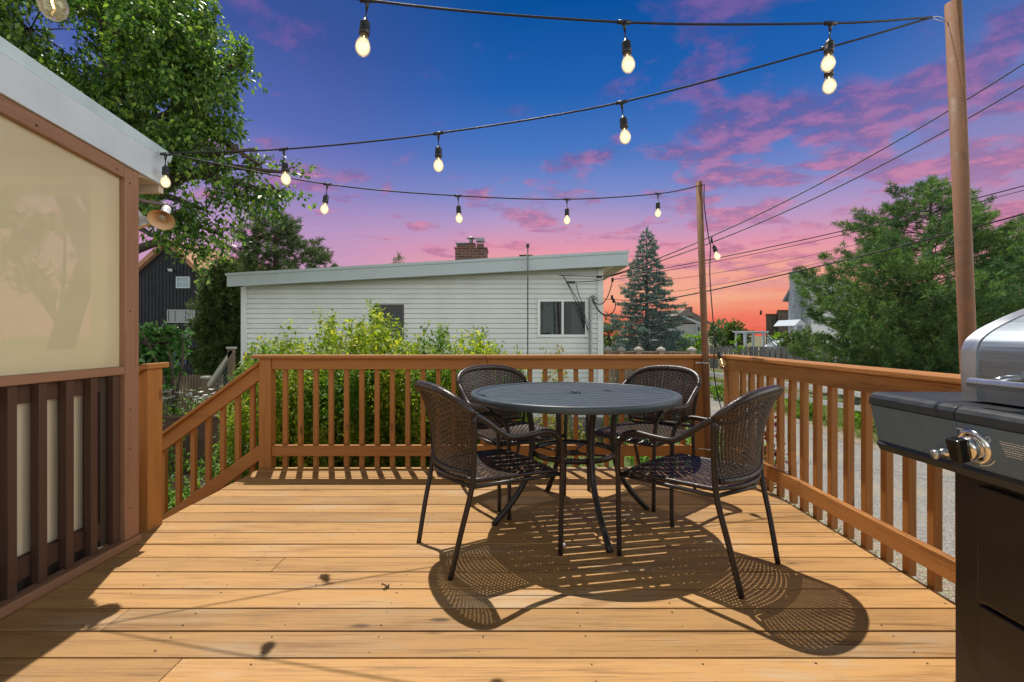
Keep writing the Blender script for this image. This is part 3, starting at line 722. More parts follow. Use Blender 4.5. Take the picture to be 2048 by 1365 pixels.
for y in (0.42, 1.095):
    b = MB(); b.tube([(1.098, y, 0.972), (1.13, y, 0.978), (1.170, y, 0.980)], [0.009, 0.010, 0.014], 12); part('handle_bracket', b, M_chrome, h)
# knobs on the sloping panel
def on_panel(y, z, outw=0.0):
    k = (0.870-z)/0.105; return Vector((GX+0.022*k-outw, y, z-outw*0.2))
PN = Vector((-1, 0, -0.21)).normalized()
QP = PN.to_track_quat('Z', 'Y').to_matrix().to_4x4()
for y in (1.128, 0.93, 0.73, 0.53):
    M = Matrix.Translation(on_panel(y, 0.818)) @ QP @ Matrix.Scale(1.12, 4)
    b = MB(); b.lathe([(0.036, 0.0), (0.037, 0.004), (0.034, 0.009), (0.029, 0.010), (0.028, 0.006), (0.0002, 0.006)], 36, M); bz = part('knob_bezel', b, M_chrome, gr)
    b = MB(); b.lathe([(0.024, 0.007), (0.024, 0.022), (0.022, 0.026), (0.0002, 0.026)], 32, M)
    kn = part('knob', b, M_chrome, bz)
    b = MB(); b.prism([M @ Vector(v) for v in ((-0.013, -0.025, 0.0262), (0.013, -0.025, 0.0262), (0.016, 0.025, 0.0262), (-0.016, 0.025, 0.0262))], (M.to_3x3() @ Vector((0, 0, 0.024)))); part('grip', b, plain('knob_black', (0.008, 0.008, 0.010, 1), 0.25), kn, 0.005)
M = Matrix.Translation(on_panel(1.215, 0.783)) @ QP
b = MB(); b.lathe([(0.0135, 0), (0.0135, 0.005), (0.010, 0.007), (0.010, 0.026)], 24, M); ig = part('igniter_collar', b, M_chrome, gr)
b = MB(); b.lathe([(0.0115, 0.024), (0.012, 0.030), (0.010, 0.033), (0.0002, 0.032)], 24, M); part('igniter_button', b, plain('button_metal', (0.6, 0.66, 0.72, 1), 0.25, 0.8), ig)
# printed marks: off ring, battery sign, flame arc, rows of warning lettering
def mark(strokes):
    mk = MB()
    for pts, w in strokes:
        P = [on_panel(y, z, 0.0008) for y, z in pts]
        for a, q in zip(P[:-1], P[1:]):
            d = (q-a).normalized(); s = d.cross(PN).normalized()*w
            mk.quad(a-s-d*w*0.5, q-s+d*w*0.5, q+s+d*w*0.5, a+s-d*w*0.5)
    part('printed_mark', mk, M_print, gr)
mark([([(1.094+0.0052*math.cos(a*math.pi/8), 0.842+0.0052*math.sin(a*math.pi/8)) for a in range(17)], 0.0011)])
mark([([(1.195, 0.800), (1.195, 0.818), (1.190, 0.822), (1.184, 0.818), (1.184, 0.800), (1.195, 0.800)], 0.0009), ([(1.1905, 0.809), (1.1885, 0.811)], 0.0012)])
mark([([(1.128+0.047*math.cos(R(a)), 0.818+0.044*math.sin(R(a))) for a in range(215, 275, 6)], 0.0012)])
mark([([(1.169, 0.853), (1.151, 0.853)], 0.0012), ([(1.160, 0.853), (1.160, 0.846)], 0.0012)])
rr = random.Random(5); rows = []
for r in range(7):
    z = 0.843-r*0.0050; y = 1.068-0.0014*r
    while y > 0.985:
        w = rr.uniform(0.003, 0.011); rows.append(([(y, z), (y-w, z)], 0.0010 if r in (1, 4) else 0.0007)); y -= w+0.0022
mark(rows)

# ------------------------------------------------------------------ two leaning poles
def pole(name, pts, r, label, straps):
    t = thing(name, label, 'pole', (pts[0][0], pts[0][1], 0), group='tall brown poles that carry the light strings')
    b = MB(); b.tube([Vector(p) for p in pts], r, 24); part('shaft', b, M_pole, t)
    for z in straps:
        k = z/pts[-1][2]; c = Vector(pts[0]).lerp(Vector(pts[-1]), k)
        b = MB(); b.lathe([(r+0.001, -0.006), (r+0.0025, -0.006), (r+0.0025, 0.006), (r+0.001, 0.006)], 24, Matrix.Translation(c))
        b.box(c.x-r-0.05, c.x-r+0.004, c.y+r*0.3, c.y+r*0.3+0.002, c.z-0.005, c.z+0.005); part('strap', b, M_steel, t)
    return t
P1b, P1t = (1.568, 3.815, 0.0025), (1.492, 3.830, 2.300)
P2b, P2t = (1.972, 1.985, G), (1.815, 1.975, 2.445)
pole('light_pole', [P1b, tuple(Vector(P1b).lerp(Vector(P1t), .5)), P1t], 0.0255, 'thin brown pole strapped to the railing at the far corner', (0.17, 0.855))
pole('light_pole', [P2b, tuple(Vector(P2b).lerp(Vector(P2t), .5)), P2t], 0.0280, 'tall leaning brown pole rising behind the grill', (0.90,))

# ------------------------------------------------------------------ string lights
def bulbmat():
    m, t, p, o = new_mat('bulb_glow')
    lw = t.add('ShaderNodeLayerWeight', i_0=0.5)
    em = t.add('ShaderNodeEmission', i_0=t.ramp(lw.outputs['Facing'], [(0.0, (1.0, 0.90, 0.60, 1)), (0.8, (1.0, 0.74, 0.36, 1))]), i_1=1.5)
    tr = t.add('ShaderNodeBsdfTransparent', i_0=(1, 1, 1, 1))
    f = t.ramp(lw.outputs['Facing'], [(0.0, 0.98), (0.35, 0.85), (0.65, 0.42), (0.92, 0.0)])
    b = t.add('ShaderNodeMixShader', i_0=f); t.l.new(tr.outputs[0], b.inputs[1]); t.l.new(em.outputs[0], b.inputs[2]); t.l.new(b.outputs[0], o.inputs[0])
    return m
M_bulb = bulbmat()
def clearmat():
    m, t, p, o = new_mat('clear_bulb_glass')
    lw = t.add('ShaderNodeLayerWeight', i_0=0.3)
    em = t.add('ShaderNodeEmission', i_0=(1.0, 0.75, 0.40, 1), i_1=0.6)
    tr = t.add('ShaderNodeBsdfTransparent', i_0=(1, 1, 1, 1)); gl = t.add('ShaderNodeBsdfGlossy', i_Roughness=0.04, i_0=(1, .95, .8, 1))
    a = t.add('ShaderNodeMixShader', i_0=t.math('ADD', t.math('MULTIPLY', lw.outputs['Facing'], 0.5), 0.05)); t.l.new(tr.outputs[0], a.inputs[1]); t.l.new(gl.outputs[0], a.inputs[2])
    b = t.add('ShaderNodeMixShader', i_0=0.12); t.l.new(a.outputs[0], b.inputs[1]); t.l.new(em.outputs[0], b.inputs[2]); t.l.new(b.outputs[0], o.inputs[0])
    return m
M_clear = clearmat()
m, t, p, o = new_mat('filament'); setp(t, p, Base_Color=(1, .6, .2, 1), Emission_Color=(1.0, 0.62, 0.22, 1), Emission_Strength=9.0); M_fil = m
bulb_prof = [(0.012, 0.0), (0.0135, -0.008), (0.020, -0.022), (0.0245, -0.036), (0.0250, -0.045), (0.0215, -0.058), (0.0125, -0.068), (0.0002, -0.071)]
def socket(root, p, tilt=(0, 0), drop=0.062, glass=None, axis=(1, 0, 0), s=1.0):
    """T-joint on the cable at p, a short lead, socket and bulb"""
    p = Vector(p); ax = Vector(axis).normalized()
    d = Vector((tilt[0], tilt[1], -1)).normalized()
    b = MB(); b.tube([p-ax*0.024*s, p+ax*0.024*s], 0.0078*s, 8); b.tube([p, p+d*0.018*s, p+d*0.032*s], [0.0095*s, 0.006*s, 0.0035*s], 8)
    b.tube([p+d*0.03*s, p+d*drop], 0.0026*s, 6)
    j = part('cable_joint', b, M_black, root)
    q = (-d).to_track_quat('Z', 'Y').to_matrix().to_4x4(); M = Matrix.Translation(p+d*drop) @ q @ Matrix.Scale(s, 4)
    b = MB(); b.lathe([(0.0002, 0.004), (0.006, 0.002), (0.008, -0.004), (0.0145, -0.009), (0.0160, -0.014), (0.0160, -0.034), (0.0172, -0.036), (0.0172, -0.044), (0.0158, -0.052), (0.0125, -0.052)], 20, M); so = part('socket', b, M_black, root)
    M2 = M @ Matrix.Translation((0, 0, -0.050))
    b = MB(); b.lathe(bulb_prof, 24, M2); part('bulb', b, M_clear, so)
    if glass is None:
        b = MB(); b.lathe([(0.0002, -0.010)]+[(0.0232*math.sin(math.pi*k/14), -0.039+0.029*math.cos(math.pi*k/14)) for k in range(1, 14)]+[(0.0002, -0.068)], 24, M2); part('glow', b, M_bulb, so)
    b = MB(); b.tube([M2 @ Vector((0.0, 0, -0.004)), M2 @ Vector((0.004, 0, -0.02)), M2 @ Vector((-0.003, 0, -0.034)), M2 @ Vector((0.002, 0, -0.048))], 0.0016*s, 6); part('filament', b, M_fil, so)
EAVE = Vector((-1.905, 2.62, 2.072))
PT2 = at(1864, 35, 1.95); PT1 = Vector((1.492, 3.805, 2.262))
def light_string(label, pts, joints, rad=0.0042, loc=None, tilts=None):
    t = thing('string_light', label, 'string light', loc or pts[0], group='cafe light strings over the deck')
    b = MB(); b.tube(pts, rad, 8); part('cable', b, M_cable, t)
    for i, (p, ax) in enumerate(joints): socket(t, p, (tilts or {}).get(i, (0, 0)), axis=ax)
    return t
j1 = [at(567, 299, 2.43), at(877, 267, 2.249), at(1243, 205, 2.068), at(1655, 96, 1.897)]
pts = smooth_path([EAVE]+j1+[PT2], 6)
ax = (PT2-EAVE).normalized()
s1 = light_string('light string crossing the sky from porch eave to tall right pole', pts, [(p, ax) for p in j1], tilts={0: (0.08, 0), 2: (0.10, -0.02), 3: (0.05, 0)})
j3 = [at(331, 309, 2.60), at(655, 369, 2.894), at(916, 392, 3.166), at(1134, 399, 3.436), at(1316, 388, 3.70)]
ax = (PT1-EAVE).normalized()
drop = [PT1+Vector((0.022, -0.026, 0.0)), Vector((1.522, 3.798, 2.1)), Vector((1.556, 3.79, 1.83)), Vector((1.566, 3.785, 1.78)), Vector((1.560, 3.785, 1.55)), Vector((1.585, 3.785, 1.2)), Vector((1.598, 3.785, 1.02)), Vector((1.592, 3.785, 0.8)), Vector((1.62, 3.785, 0.62)), Vector((1.66, 3.785, 0.46))]
s3 = light_string('low light string sagging over the back railing to the corner pole', smooth_path([EAVE, j3[1], j3[2], j3[3], j3[4], PT1], 6)+smooth_path(drop, 5), [(p, ax) for p in j3], tilts={1: (-0.12, 0), 2: (0.05, 0)})
socket(s3, (1.572, 3.782, 1.83), (0.35, 0), drop=0.05, axis=(0, 0, 1))
socket(s3, (1.603, 3.782, 1.01), (0.35, 0), drop=0.07, axis=(0, 0, 1), glass=M_clear)
b = MB(); b.tube([(1.655, 3.785, 0.475), (1.665, 3.785, 0.43), (1.672, 3.785, 0.40)], [0.008, 0.013, 0.009], 10); part('plug', b, M_black, s3)
j2 = [at(106, -120, 1.12), at(735, 1, 1.56), at(1248, 45, 1.72), at(1661, 47, 1.803)]
pts = smooth_path([Vector((-2.0, 0.75, 2.10)), j2[0], j2[1], j2[2], j2[3], PT2], 6)
s2 = light_string('nearest light string with the largest bulbs, running along the top of the view', pts, [(p, (PT2-j2[1])) for p in j2[1:]], tilts={0: (-0.10, 0), 1: (0.10, 0), 2: (-0.06, 0)})
socket(s2, at(106, -120, 1.12), (0, 0), drop=0.05, glass=M_clear, s=1.12)
for nm, a, c in (('eave', Vector((-1.958, 2.55, 2.085)), EAVE), ('pole', Vector((1.785, 1.975, 2.375)), PT2)):
    t = thing('wire_hook', 'thin wire hook tying the strings to the '+('porch eave' if nm == 'eave' else 'top of the tall pole'), 'hook', a, group='wire hooks that hold the light strings')
    b = MB(); b.tube(smooth_path([a, a.lerp(c, .5)+Vector((0, 0, .008)), c, a.lerp(c, .5)-Vector((0, 0, .008)), a+Vector((0, 0, -0.006))], 5), 0.0016, 6); part('wire', b, M_steel, t)
# ------------------------------------------------------------------ neighbour's house straight ahead
def siding(name, col, pitch=0.106, ax=2):
    m, t, p, o = new_mat(name)
    tc = t.add('ShaderNodeTexCoord')
    n = t.add('ShaderNodeTexNoise', i_Vector=tc.outputs['Object'], i_Scale=1.5, i_Detail=5.0)
    n2 = t.add('ShaderNodeTexNoise', i_Vector=t.add('ShaderNodeMapping', i_Vector=tc.outputs['Object'], i_Scale=(0.8, 0.8, 9)).outputs[0], i_Scale=1.5, i_Detail=3.0)
    c = t.ramp(n.outputs[0], [(0.3, tuple(x*0.88 for x in col)+(1,)), (0.7, col+(1,))])
    c = t.mix(t.maprange(n2.outputs[0], 0.5, 0.75, 0, 0.25), c, tuple(x*0.75 for x in col)+(1,))
    setp(t, p, Base_Color=c, Roughness=0.5)
    return m
M_sid = siding('cream_siding', (0.82, 0.85, 0.83))
M_fascia = plain('blue_grey_fascia', (0.50, 0.58, 0.62, 1), 0.5, 0, 0.06, 2)
M_corner = plain('corner_trim', (0.74, 0.76, 0.76, 1), 0.5, 0, 0.04, 3)
def paneglass():
    m, t, p, o = new_mat('window_glass'); lw = t.add('ShaderNodeLayerWeight', i_0=0.25)
    tr = t.add('ShaderNodeBsdfTransparent', i_0=(0.55, 0.62, 0.62, 1)); gl = t.add('ShaderNodeBsdfGlossy', i_Roughness=0.02)
    mx = t.add('ShaderNodeMixShader', i_0=t.math('ADD', t.math('MULTIPLY', lw.outputs['Fresnel'], 0.45), 0.02)); t.l.new(tr.outputs[0], mx.inputs[1]); t.l.new(gl.outputs[0], mx.inputs[2]); t.l.new(mx.outputs[0], o.inputs[0]); return m
M_glass = paneglass()
def brickmat():
    m, t, p, o = new_mat('chimney_brick'); tc = t.add('ShaderNodeTexCoord')
    mp = t.add('ShaderNodeMapping', i_Vector=tc.outputs['Object'], i_Rotation=(R(90), 0, 0))
    k = t.add('ShaderNodeTexBrick', i_Vector=mp.outputs[0], i_Color1=(0.20, 0.085, 0.06, 1), i_Color2=(0.11, 0.05, 0.04, 1), i_Mortar=(0.22, 0.19, 0.17, 1), i_Scale=1.0)
    k.inputs['Brick Width'].default_value = 0.2; k.inputs['Row Height'].default_value = 0.07; k.inputs['Mortar Size'].default_value = 0.008
    setp(t, p, Base_Color=k.outputs[0], Roughness=0.9); return m
M_brick = brickmat()
M_galv = plain('galvanised_pipe', (0.30, 0.32, 0.34, 1), 0.45, 0.4, 0.15, 10)
HY = 10.5
hs = thing('neighbour_house', 'long single-storey house with cream lap siding and slanting blue-grey roof edge', 'house', (-2.0, HY, G))
XL, XR = -5.89, 1.97
roofz = lambda x: 2.36+(x+5.99)*(2.84-2.36)/8.43       # roof top along x
def lap_wall(mb, x0, x1, z0, z1f, y, holes, pitch=0.108, dep=0.02):
    z = z0
    while z < 3.2:
        zt = z+pitch
        xs = [(x0, x1)]
        for hx0, hx1, hz0, hz1 in holes:
            if zt > hz0 and z < hz1:
                nx = []
                for a, b in xs:
                    if a < hx0: nx.append((a, min(b, hx0)))
                    if b > hx1: nx.append((max(a, hx1), b))
                xs = nx
        for a, b in xs:
            # clip where the roof slopes under
            if z1f(b) < z: continue
            if z1f(a) < zt:
                xa = a
                while z1f(xa) < zt and xa < b: xa += 0.05
                a = xa
                if a >= b: continue
            zz = zt-0.013
            mb.quad((a, y-dep, z), (b, y-dep, z), (b, y-0.004, zz), (a, y-0.004, zz))
            mb.quad((a, y+0.03, z), (b, y+0.03, z), (b, y-dep, z), (a, y-dep, z))
            mb.quad((a, y-0.004, zz), (b, y-0.004, zz), (b, y+0.03, zz), (a, y+0.03, zz))
        z = zt
wins = [(0.56, 1.65, 1.03, 1.86), (-3.01, -2.36, 0.86, 1.74)]
b = MB(); lap_wall(b, XL, XR, -0.72, lambda x: roofz(x)-0.18, HY, wins); part('siding', b, M_sid, hs)
b = MB(); b.prism([(XL, HY+0.03, -0.72), (XR, HY+0.03, -0.72), (XR, HY+0.03, roofz(XR)-0.1), (XL, HY+0.03, roofz(XL)-0.1)], (0, 7, 0)); part('wall', b, M_sid, hs)
b = MB(); b.box(XL-0.02, XR+0.02, HY-0.03, HY+7.05, G, -0.725); part('foundation', b, plain('foundation_concrete', (0.22, 0.21, 0.19, 1), 0.9, 0, .25, 6), hs)
for xa, xb, xz in ((XL-0.02, XL+0.10, XL), (XR-0.10, XR+0.02, XR)):
    b = MB(); b.box(xa, xb, HY-0.04, HY+0.02, -0.72, roofz(xz)-0.24); part('corner_board', b, M_corner, hs)
rx0, rx1 = -5.99, 2.44
b = MB(); b.prism([(rx0, HY-0.42, roofz(rx0)-0.005), (rx1, HY-0.42, roofz(rx1)-0.005), (rx1, HY-0.42, roofz(rx1)-0.30), (rx0, HY-0.42, roofz(rx0)-0.27)], (0, 0.04, 0)); part('fascia', b, M_fascia, hs, 0.004)
b = MB(); b.prism([(rx0-0.02, HY-0.445, roofz(rx0)+0.012), (rx1+0.02, HY-0.445, roofz(rx1)+0.012), (rx1+0.02, HY-0.445, roofz(rx1)-0.045), (rx0-0.02, HY-0.445, roofz(rx0)-0.045)], (0, 0.022, 0)); part('gravel_stop', b, M_fascia, hs)
b = MB(); b.prism([(rx0, HY-0.375, roofz(rx0)), (rx1, HY-0.375, roofz(rx1)), (rx1, HY-0.375, roofz(rx1)-0.16), (rx0, HY-0.375, roofz(rx0)-0.14)], (0, 7.8, 0)); part('roof', b, plain('roof_felt', (0.25, 0.25, 0.25, 1), .9), hs)
b = MB(); b.box(rx1-0.035, rx1+0.0, HY-0.379, HY+7.4, roofz(rx1)-0.32, roofz(rx1)-0.165); b.prism([(XR+0.02, HY-0.37, roofz(XR)-0.26), (rx1-0.04, HY-0.37, roofz(rx1)-0.175), (rx1-0.04, HY-0.37, roofz(rx1)-0.19), (XR+0.02, HY-0.37, roofz(XR)-0.28)], (0, 7.6, 0)); part('soffit', b, plain('soffit_cream', (0.62, 0.55, 0.40, 1), .6), hs)
def house_window(root, x0, x1, z0, z1, y, split, matf, dark=False, fw=0.055, proud=0.035, glass=None):
    f = MB(); yy = y-proud
    f.box(x0, x1, yy, y+0.05, z1-fw, z1); f.box(x0, x1, yy, y+0.05, z0, z0+fw); f.box(x0, x0+fw, yy, y+0.05, z0+fw, z1-fw); f.box(x1-fw, x1, yy, y+0.05, z0+fw, z1-fw)
    for s, ax in split:
        if ax == 'v': c = x0+(x1-x0)*s; f.box(c-0.022, c+0.022, yy+0.004, y+0.05, z0+fw, z1-fw)
        else: c = z0+(z1-z0)*s; f.box(x0+fw, x1-fw, yy+0.006, y+0.05, c-0.018, c+0.018)
    w = part('window', f, matf, root)
    g = MB(); g.box(x0+fw*0.5, x1-fw*0.5, y-0.004, y+0.012, z0+fw*0.5, z1-fw*0.5); part('pane', g, glass or M_glass, w)
    return w
w = house_window(hs, *wins[0][:2], *wins[0][2:], HY, [(0.5, 'v')], plain('bright_white_frame', (0.88, 0.89, 0.90, 1), 0.4, 0, .03)); w['label'] = 'white framed sliding window'
M_curt = plain('curtain_grey', (0.34, 0.36, 0.34, 1), .9)
b = MB(); b.box(wins[0][0]+.03, wins[0][1]-.03, HY+0.026, HY+0.029, wins[0][2]+.03, wins[0][3]-.03); part('dark_room', b, M_dark, w)  # dark sheet standing in for the unlit room behind the glass
for x0_, x1_, z0_ in ((0.68, 0.98, 1.09), (1.30, 1.52, 1.09)):
    b = MB(); b.grid([[Vector((x0_+(x1_-x0_)*i/40, HY+0.019+0.005*math.sin(i*1.3), z)) for i in range(41)] for z in (z0_, 1.80)]); part('curtain', b, M_curt, w)
w = house_window(hs, *wins[1][:2], *wins[1][2:], HY, [], plain('bronze_frame', (0.10, 0.07, 0.06, 1), .5), fw=0.03, proud=0.02); w['label'] = 'dark framed window behind the bush'
b = MB(); b.box(wins[1][0]+.02, wins[1][1]-.02, HY+0.024, HY+0.029, wins[1][2]+.02, wins[1][3]-.02); part('dark_room', b, M_dark, w)  # same dark sheet in place of an unlit interior
b = MB(); b.box(-1.47, -0.66, 12.4, 13.1, 2.4, 3.30); b.box(-1.49, -0.64, 12.38, 13.12, 3.30, 3.34); ch = part('chimney', b, M_brick, hs, 0.005)
b = MB(); b.box(-1.44, -1.20, 12.5, 12.7, 3.34, 3.42); b.box(-1.18, -0.96, 12.5, 12.7, 3.34, 3.47); b.box(-0.92, -0.74, 12.5, 12.7, 3.34, 3.45); part('flue_tiles', b, M_brick, ch)
b = MB(); b.box(-1.47, -1.16, 12.45, 12.75, 3.45, 3.475); b.box(-0.94, -0.72, 12.45, 12.75, 3.52, 3.60); b.tube([(-1.07, 12.6, 3.46), (-1.07, 12.6, 3.60)], 0.05, 12); b.lathe([(0.0002, 3.66), (0.07, 3.64), (0.13, 3.60), (0.0002, 3.60)], 16, Matrix.Translation((-1.07, 12.6, 0))); part('chimney_caps', b, M_galv, ch)
x = at(1055.5, 0, HY-0.48).x
b = MB(); b.tube([(x, HY-0.49, -0.7), (x, HY-0.49, 2.92)], 0.013, 8); b.tube([(x, HY-0.49, 2.90), (x, HY-0.49, 2.98)], 0.035, 8); part('conduit', b, plain('dark_conduit', (0.06, 0.06, 0.065, 1), .5), hs)
b = MB(); b.box(x-0.16, x+0.15, HY+0.6, HY+0.9, 2.72, 2.93); part('roof_vent', b, M_dark, hs)
b = MB(); b.box(1.0, 1.25, 12.0, 12.3, 2.7, 2.98); part('roof_vent', b, M_dark, hs)
mx_ = at(1181, 0, HY-0.1).x
b = MB(); b.tube(smooth_path([(mx_, HY-0.1, -0.4), (mx_, HY-0.1, 1.0), (mx_, HY-0.1, 1.80), (mx_+0.015, HY-0.1, 1.885), (mx_+0.07, HY-0.12, 1.90), (mx_+0.10, HY-0.14, 1.85)], 5), 0.034, 12); ms = part('service_mast', b, M_galv, hs)
b = MB()
at2 = lambda x, y: at(x, y, HY-0.22)
for pl in ([(1184, 598), (1192, 607), (1204, 608), (1214, 596), (1221, 578), (1225, 562)], [(1185, 600), (1194, 616), (1205, 628), (1218, 630), (1228, 622), (1231, 607), (1225, 595)], [(1185, 602), (1198, 623), (1213, 633), (1224, 626)]):
    b.tube(smooth_path([at2(*q) for q in pl], 5), 0.011, 6)
for q in ((1225, 560), (1224, 595), (1227, 602)): b.tube([at2(q[0], q[1]-4), at2(q[0], q[1]+4)], 0.026, 8)
for pl in ([(1118, 551), (1128, 555), (1150, 600), (1170, 645), (1178, 660)], [(1153, 570), (1156, 585), (1166, 612), (1172, 640), (1178, 652)], [(1129, 556), (1160, 610), (1176, 664)], [(1118, 551), (1190, 553), (1222, 552)], [(1150, 565), (1200, 561), (1222, 550)]):
    b.tube(smooth_path([at2(*q) for q in pl], 4), 0.0085, 6)
b.box(at2(1133, 0).x, at2(1150, 0).x, HY-0.24, HY-0.20, at2(0, 567).z, at2(0, 563).z)
b.tube([at2(1193, 554), at2(1204, 554)], 0.026, 8)
part('service_wires', b, M_cable, ms)
b = MB(); b.box(mx_-0.12, mx_+0.14, HY-0.16, HY-0.015, -0.55, -0.05); b.lathe([(0.09, 0), (0.09, 0.08), (0.06, 0.11), (0.0002, 0.115)], 20, Matrix.Translation((mx_, HY-0.16, -0.22)) @ Matrix.Rotation(R(90), 4, 'X')); part('electric_meter', b, plain('meter_grey', (0.20, 0.22, 0.24, 1), .4, 0.3), hs)
b = MB(); b.box(at2(1128, 0).x, at2(1145, 0).x, HY-0.10, HY-0.015, -0.72, -0.28); part('utility_box', b, plain('utility_grey', (0.25, 0.27, 0.27, 1), .5), hs)

# fence with post caps right behind the house corner
cf = thing('low_fence', 'low tan board fence with pyramid post caps beside the house corner', 'fence', (3.5, 11.7, G))
M_tanw = wood('weathered_tan', (0.34, 0.26, 0.18, 1), (0.22, 0.16, 0.11, 1), (0.42, 0.37, 0.30, 1), 2, 0.8)
for k, x in enumerate((2.34, 2.64, 3.02, 3.52, 4.2)):
    y = 11.7-0.12*k
    b = MB(); b.box(x-0.06, x+0.06, y-0.06, y+0.06, G, 0.70); ps = part('post', b, M_tanw, cf)
    b = MB(); b.box(x-0.085, x+0.085, y-0.085, y+0.085, 0.701, 0.745); n0 = len(b.v)
    b.v += [(x-0.085, y-0.085, 0.746), (x+0.085, y-0.085, 0.746), (x+0.085, y+0.085, 0.746), (x-0.085, y+0.085, 0.746), (x, y, 0.81)]
    for q in range(4): b.f.append((n0+q, n0+(q+1) % 4, n0+4)); b.sm.append(False)
    part('cap', b, plain('cap_grey', (0.36, 0.33, 0.30, 1), 0.7), ps)
b = MB(); x = 2.12
while x < 4.2:
    y = 11.7-0.12*(x-2.34)/0.45; b.box(x, x+0.093, y-0.012, y+0.012, G+0.05, 0.655); x += 0.1
part('boards', b, M_tanw, cf)
b = MB(); b.beam((2.1, 11.7, 0.67), (4.2, 11.2, 0.67), 0.09, 0.025); part('top_rail', b, M_tanw, cf)

# ------------------------------------------------------------------ dark barn-like house, far left
def ribbed(name, col, n=26):
    m, t, p, o = new_mat(name)
    setp(t, p, Base_Color=col+(1,), Roughness=0.7); return m
M_char = plain('charcoal_boards', (0.010, 0.012, 0.020, 1), 0.65, 0, 0.2, 3)
M_terr = plain('terracotta_shingle', (0.42, 0.22, 0.13, 1), 0.85, 0, 0.25, 6)
dh = thing('barn_house', 'tall charcoal house with vertical boards and a reddish gable roof', 'house', (-17, 22, G))
DY = 22.0
pk = at(338, 490, DY); rg = at(450, 592, DY); x0 = at(250, 0, DY).x-3
lf_ = Vector((pk.x-(rg.x-pk.x)*1.0, DY, rg.z))
b = MB(); b.prism([(lf_.x, DY, G), (rg.x, DY, G), (rg.x, DY, rg.z), (pk.x, DY, pk.z), (lf_.x, DY, lf_.z)], (0, 10, 0)); part('wall', b, M_char, dh)
b = MB(); x = lf_.x
while x < rg.x-0.05:
    zt = pk.z-(x-pk.x)*(pk.z-rg.z)/(rg.x-pk.x) if x > pk.x else pk.z-(pk.x-x)*(pk.z-lf_.z)/(pk.x-lf_.x)
    b.box(x, x+0.03, DY-0.022, DY-0.001, G, zt-0.08); x += 0.16
part('battens', b, M_char, dh)
for sx in (1, -1):
    e = rg if sx > 0 else lf_
    d = (Vector((e.x, 0, e.z))-Vector((pk.x, 0, pk.z))).normalized()
    p1 = Vector((e.x, DY-0.25, e.z))+Vector((d.x, 0, d.z))*0.4; p0 = Vector((pk.x, DY-0.25, pk.z+0.003))
    b = MB(); b.prism([p0, p1, p1+Vector((0, 0, 0.22)), p0+Vector((0, 0, 0.26))], (0, 10.5, 0)); part('roof', b, M_terr, dh)
p = [at(354, 0, DY).x, at(381, 0, DY).x]; house_window(dh, p[0], p[1], at(0, 577, DY).z, at(0, 554, DY).z, DY-0.024, [(0.5, 'h')], M_white, fw=0.05, proud=0.05, glass=glassy('pale_glass', (0.25, 0.36, 0.40, 1), .1))
p = [at(336, 0, DY).x, at(392, 0, DY).x]; house_window(dh, p[0], p[1], at(0, 646, DY).z, at(0, 620, DY).z, DY-0.024, [(0.25, 'v'), (0.62, 'v')], M_galv, fw=0.05, proud=0.05, glass=glassy('curtain_glass', (0.20, 0.26, 0.26, 1), .1))
p = [at(350, 0, DY).x, at(374, 0, DY).x]; house_window(dh, p[0], p[1], at(0, 728, DY).z, at(0, 690, DY).z, DY-0.024, [(0.5, 'h')], plain('blue_frame', (0.06, 0.10, 0.25, 1), .5), fw=0.06, proud=0.05)
c = at(341, 541, DY-0.15); b = MB(); b.lathe([(0.0002, 0.08), (0.07, 0.05), (0.09, -0.06), (0.0002, -0.06)], 12, Matrix.Translation(c)); b.box(c.x-0.14, c.x-0.02, c.y, c.y+0.14, c.z+0.02, c.z+0.07); part('wall_lamp', b, M_white, dh)

# ------------------------------------------------------------------ white two-storey house on the right with its chimney, and others far off
WY = 34.0
M_wsid = siding('pale_blue_siding', (0.55, 0.60, 0.64))
wh = thing('white_house', 'white two-storey house with tall grey chimney half hidden by the pine', 'house', (22, WY, G))
GA, GB = at(1577, 600, 34.6), at(1622, 600, 33.2); GM = (GA+GB)/2; ze = at(0, 592, 34).z; zr = at(0, 556, 34).z
LV = Vector((7.0, 4.2, 0)); V = lambda p, z: Vector((p.x, p.y, z))
b = MB(); b.prism([V(GA, G), V(GB, G), V(GB, ze), V(GM, zr), V(GA, ze)], LV); part('wall', b, M_wsid, wh)
dd = (GB-GA).normalized(); nn = Vector((-dd.y, dd.x, 0)); nn = -nn if nn.y > 0 else nn
nn.z = 0; nn.normalize()
b = MB(); z = G+0.1
while z < zr-0.2:
    k = 1.0 if z < ze else (zr-z-0.05)/(zr-ze)
    a_, c_ = V(GM.lerp(GA, k), z)+nn*0.03, V(GM.lerp(GB, k), z)+nn*0.03
    b.quad(a_, c_, c_-nn*0.025+Vector((0, 0, 0.14)), a_-nn*0.025+Vector((0, 0, 0.14))); z += 0.18
part('siding', b, M_wsid, wh)
b = MB()
for E in (GA, GB):
    o_ = (V(E, ze)-V(GM, zr)).normalized()*0.45; p0 = V(GM, zr+0.004)+nn*0.3; p1 = V(E, ze)+o_+nn*0.3+Vector((0, 0, 0.004))
    b.prism([p0, p1, p1+Vector((0, 0, 0.14)), p0+Vector((0, 0, 0.14))], LV+nn*-0.5)
part('roof', b, plain('roof_pale_grey', (0.35, 0.36, 0.37, 1), .8), wh)
WY = 33.9; zt = zr; X1 = GB.x
cx0, cx1 = at(1585, 0, WY-0.4).x, at(1599, 0, WY-0.4).x
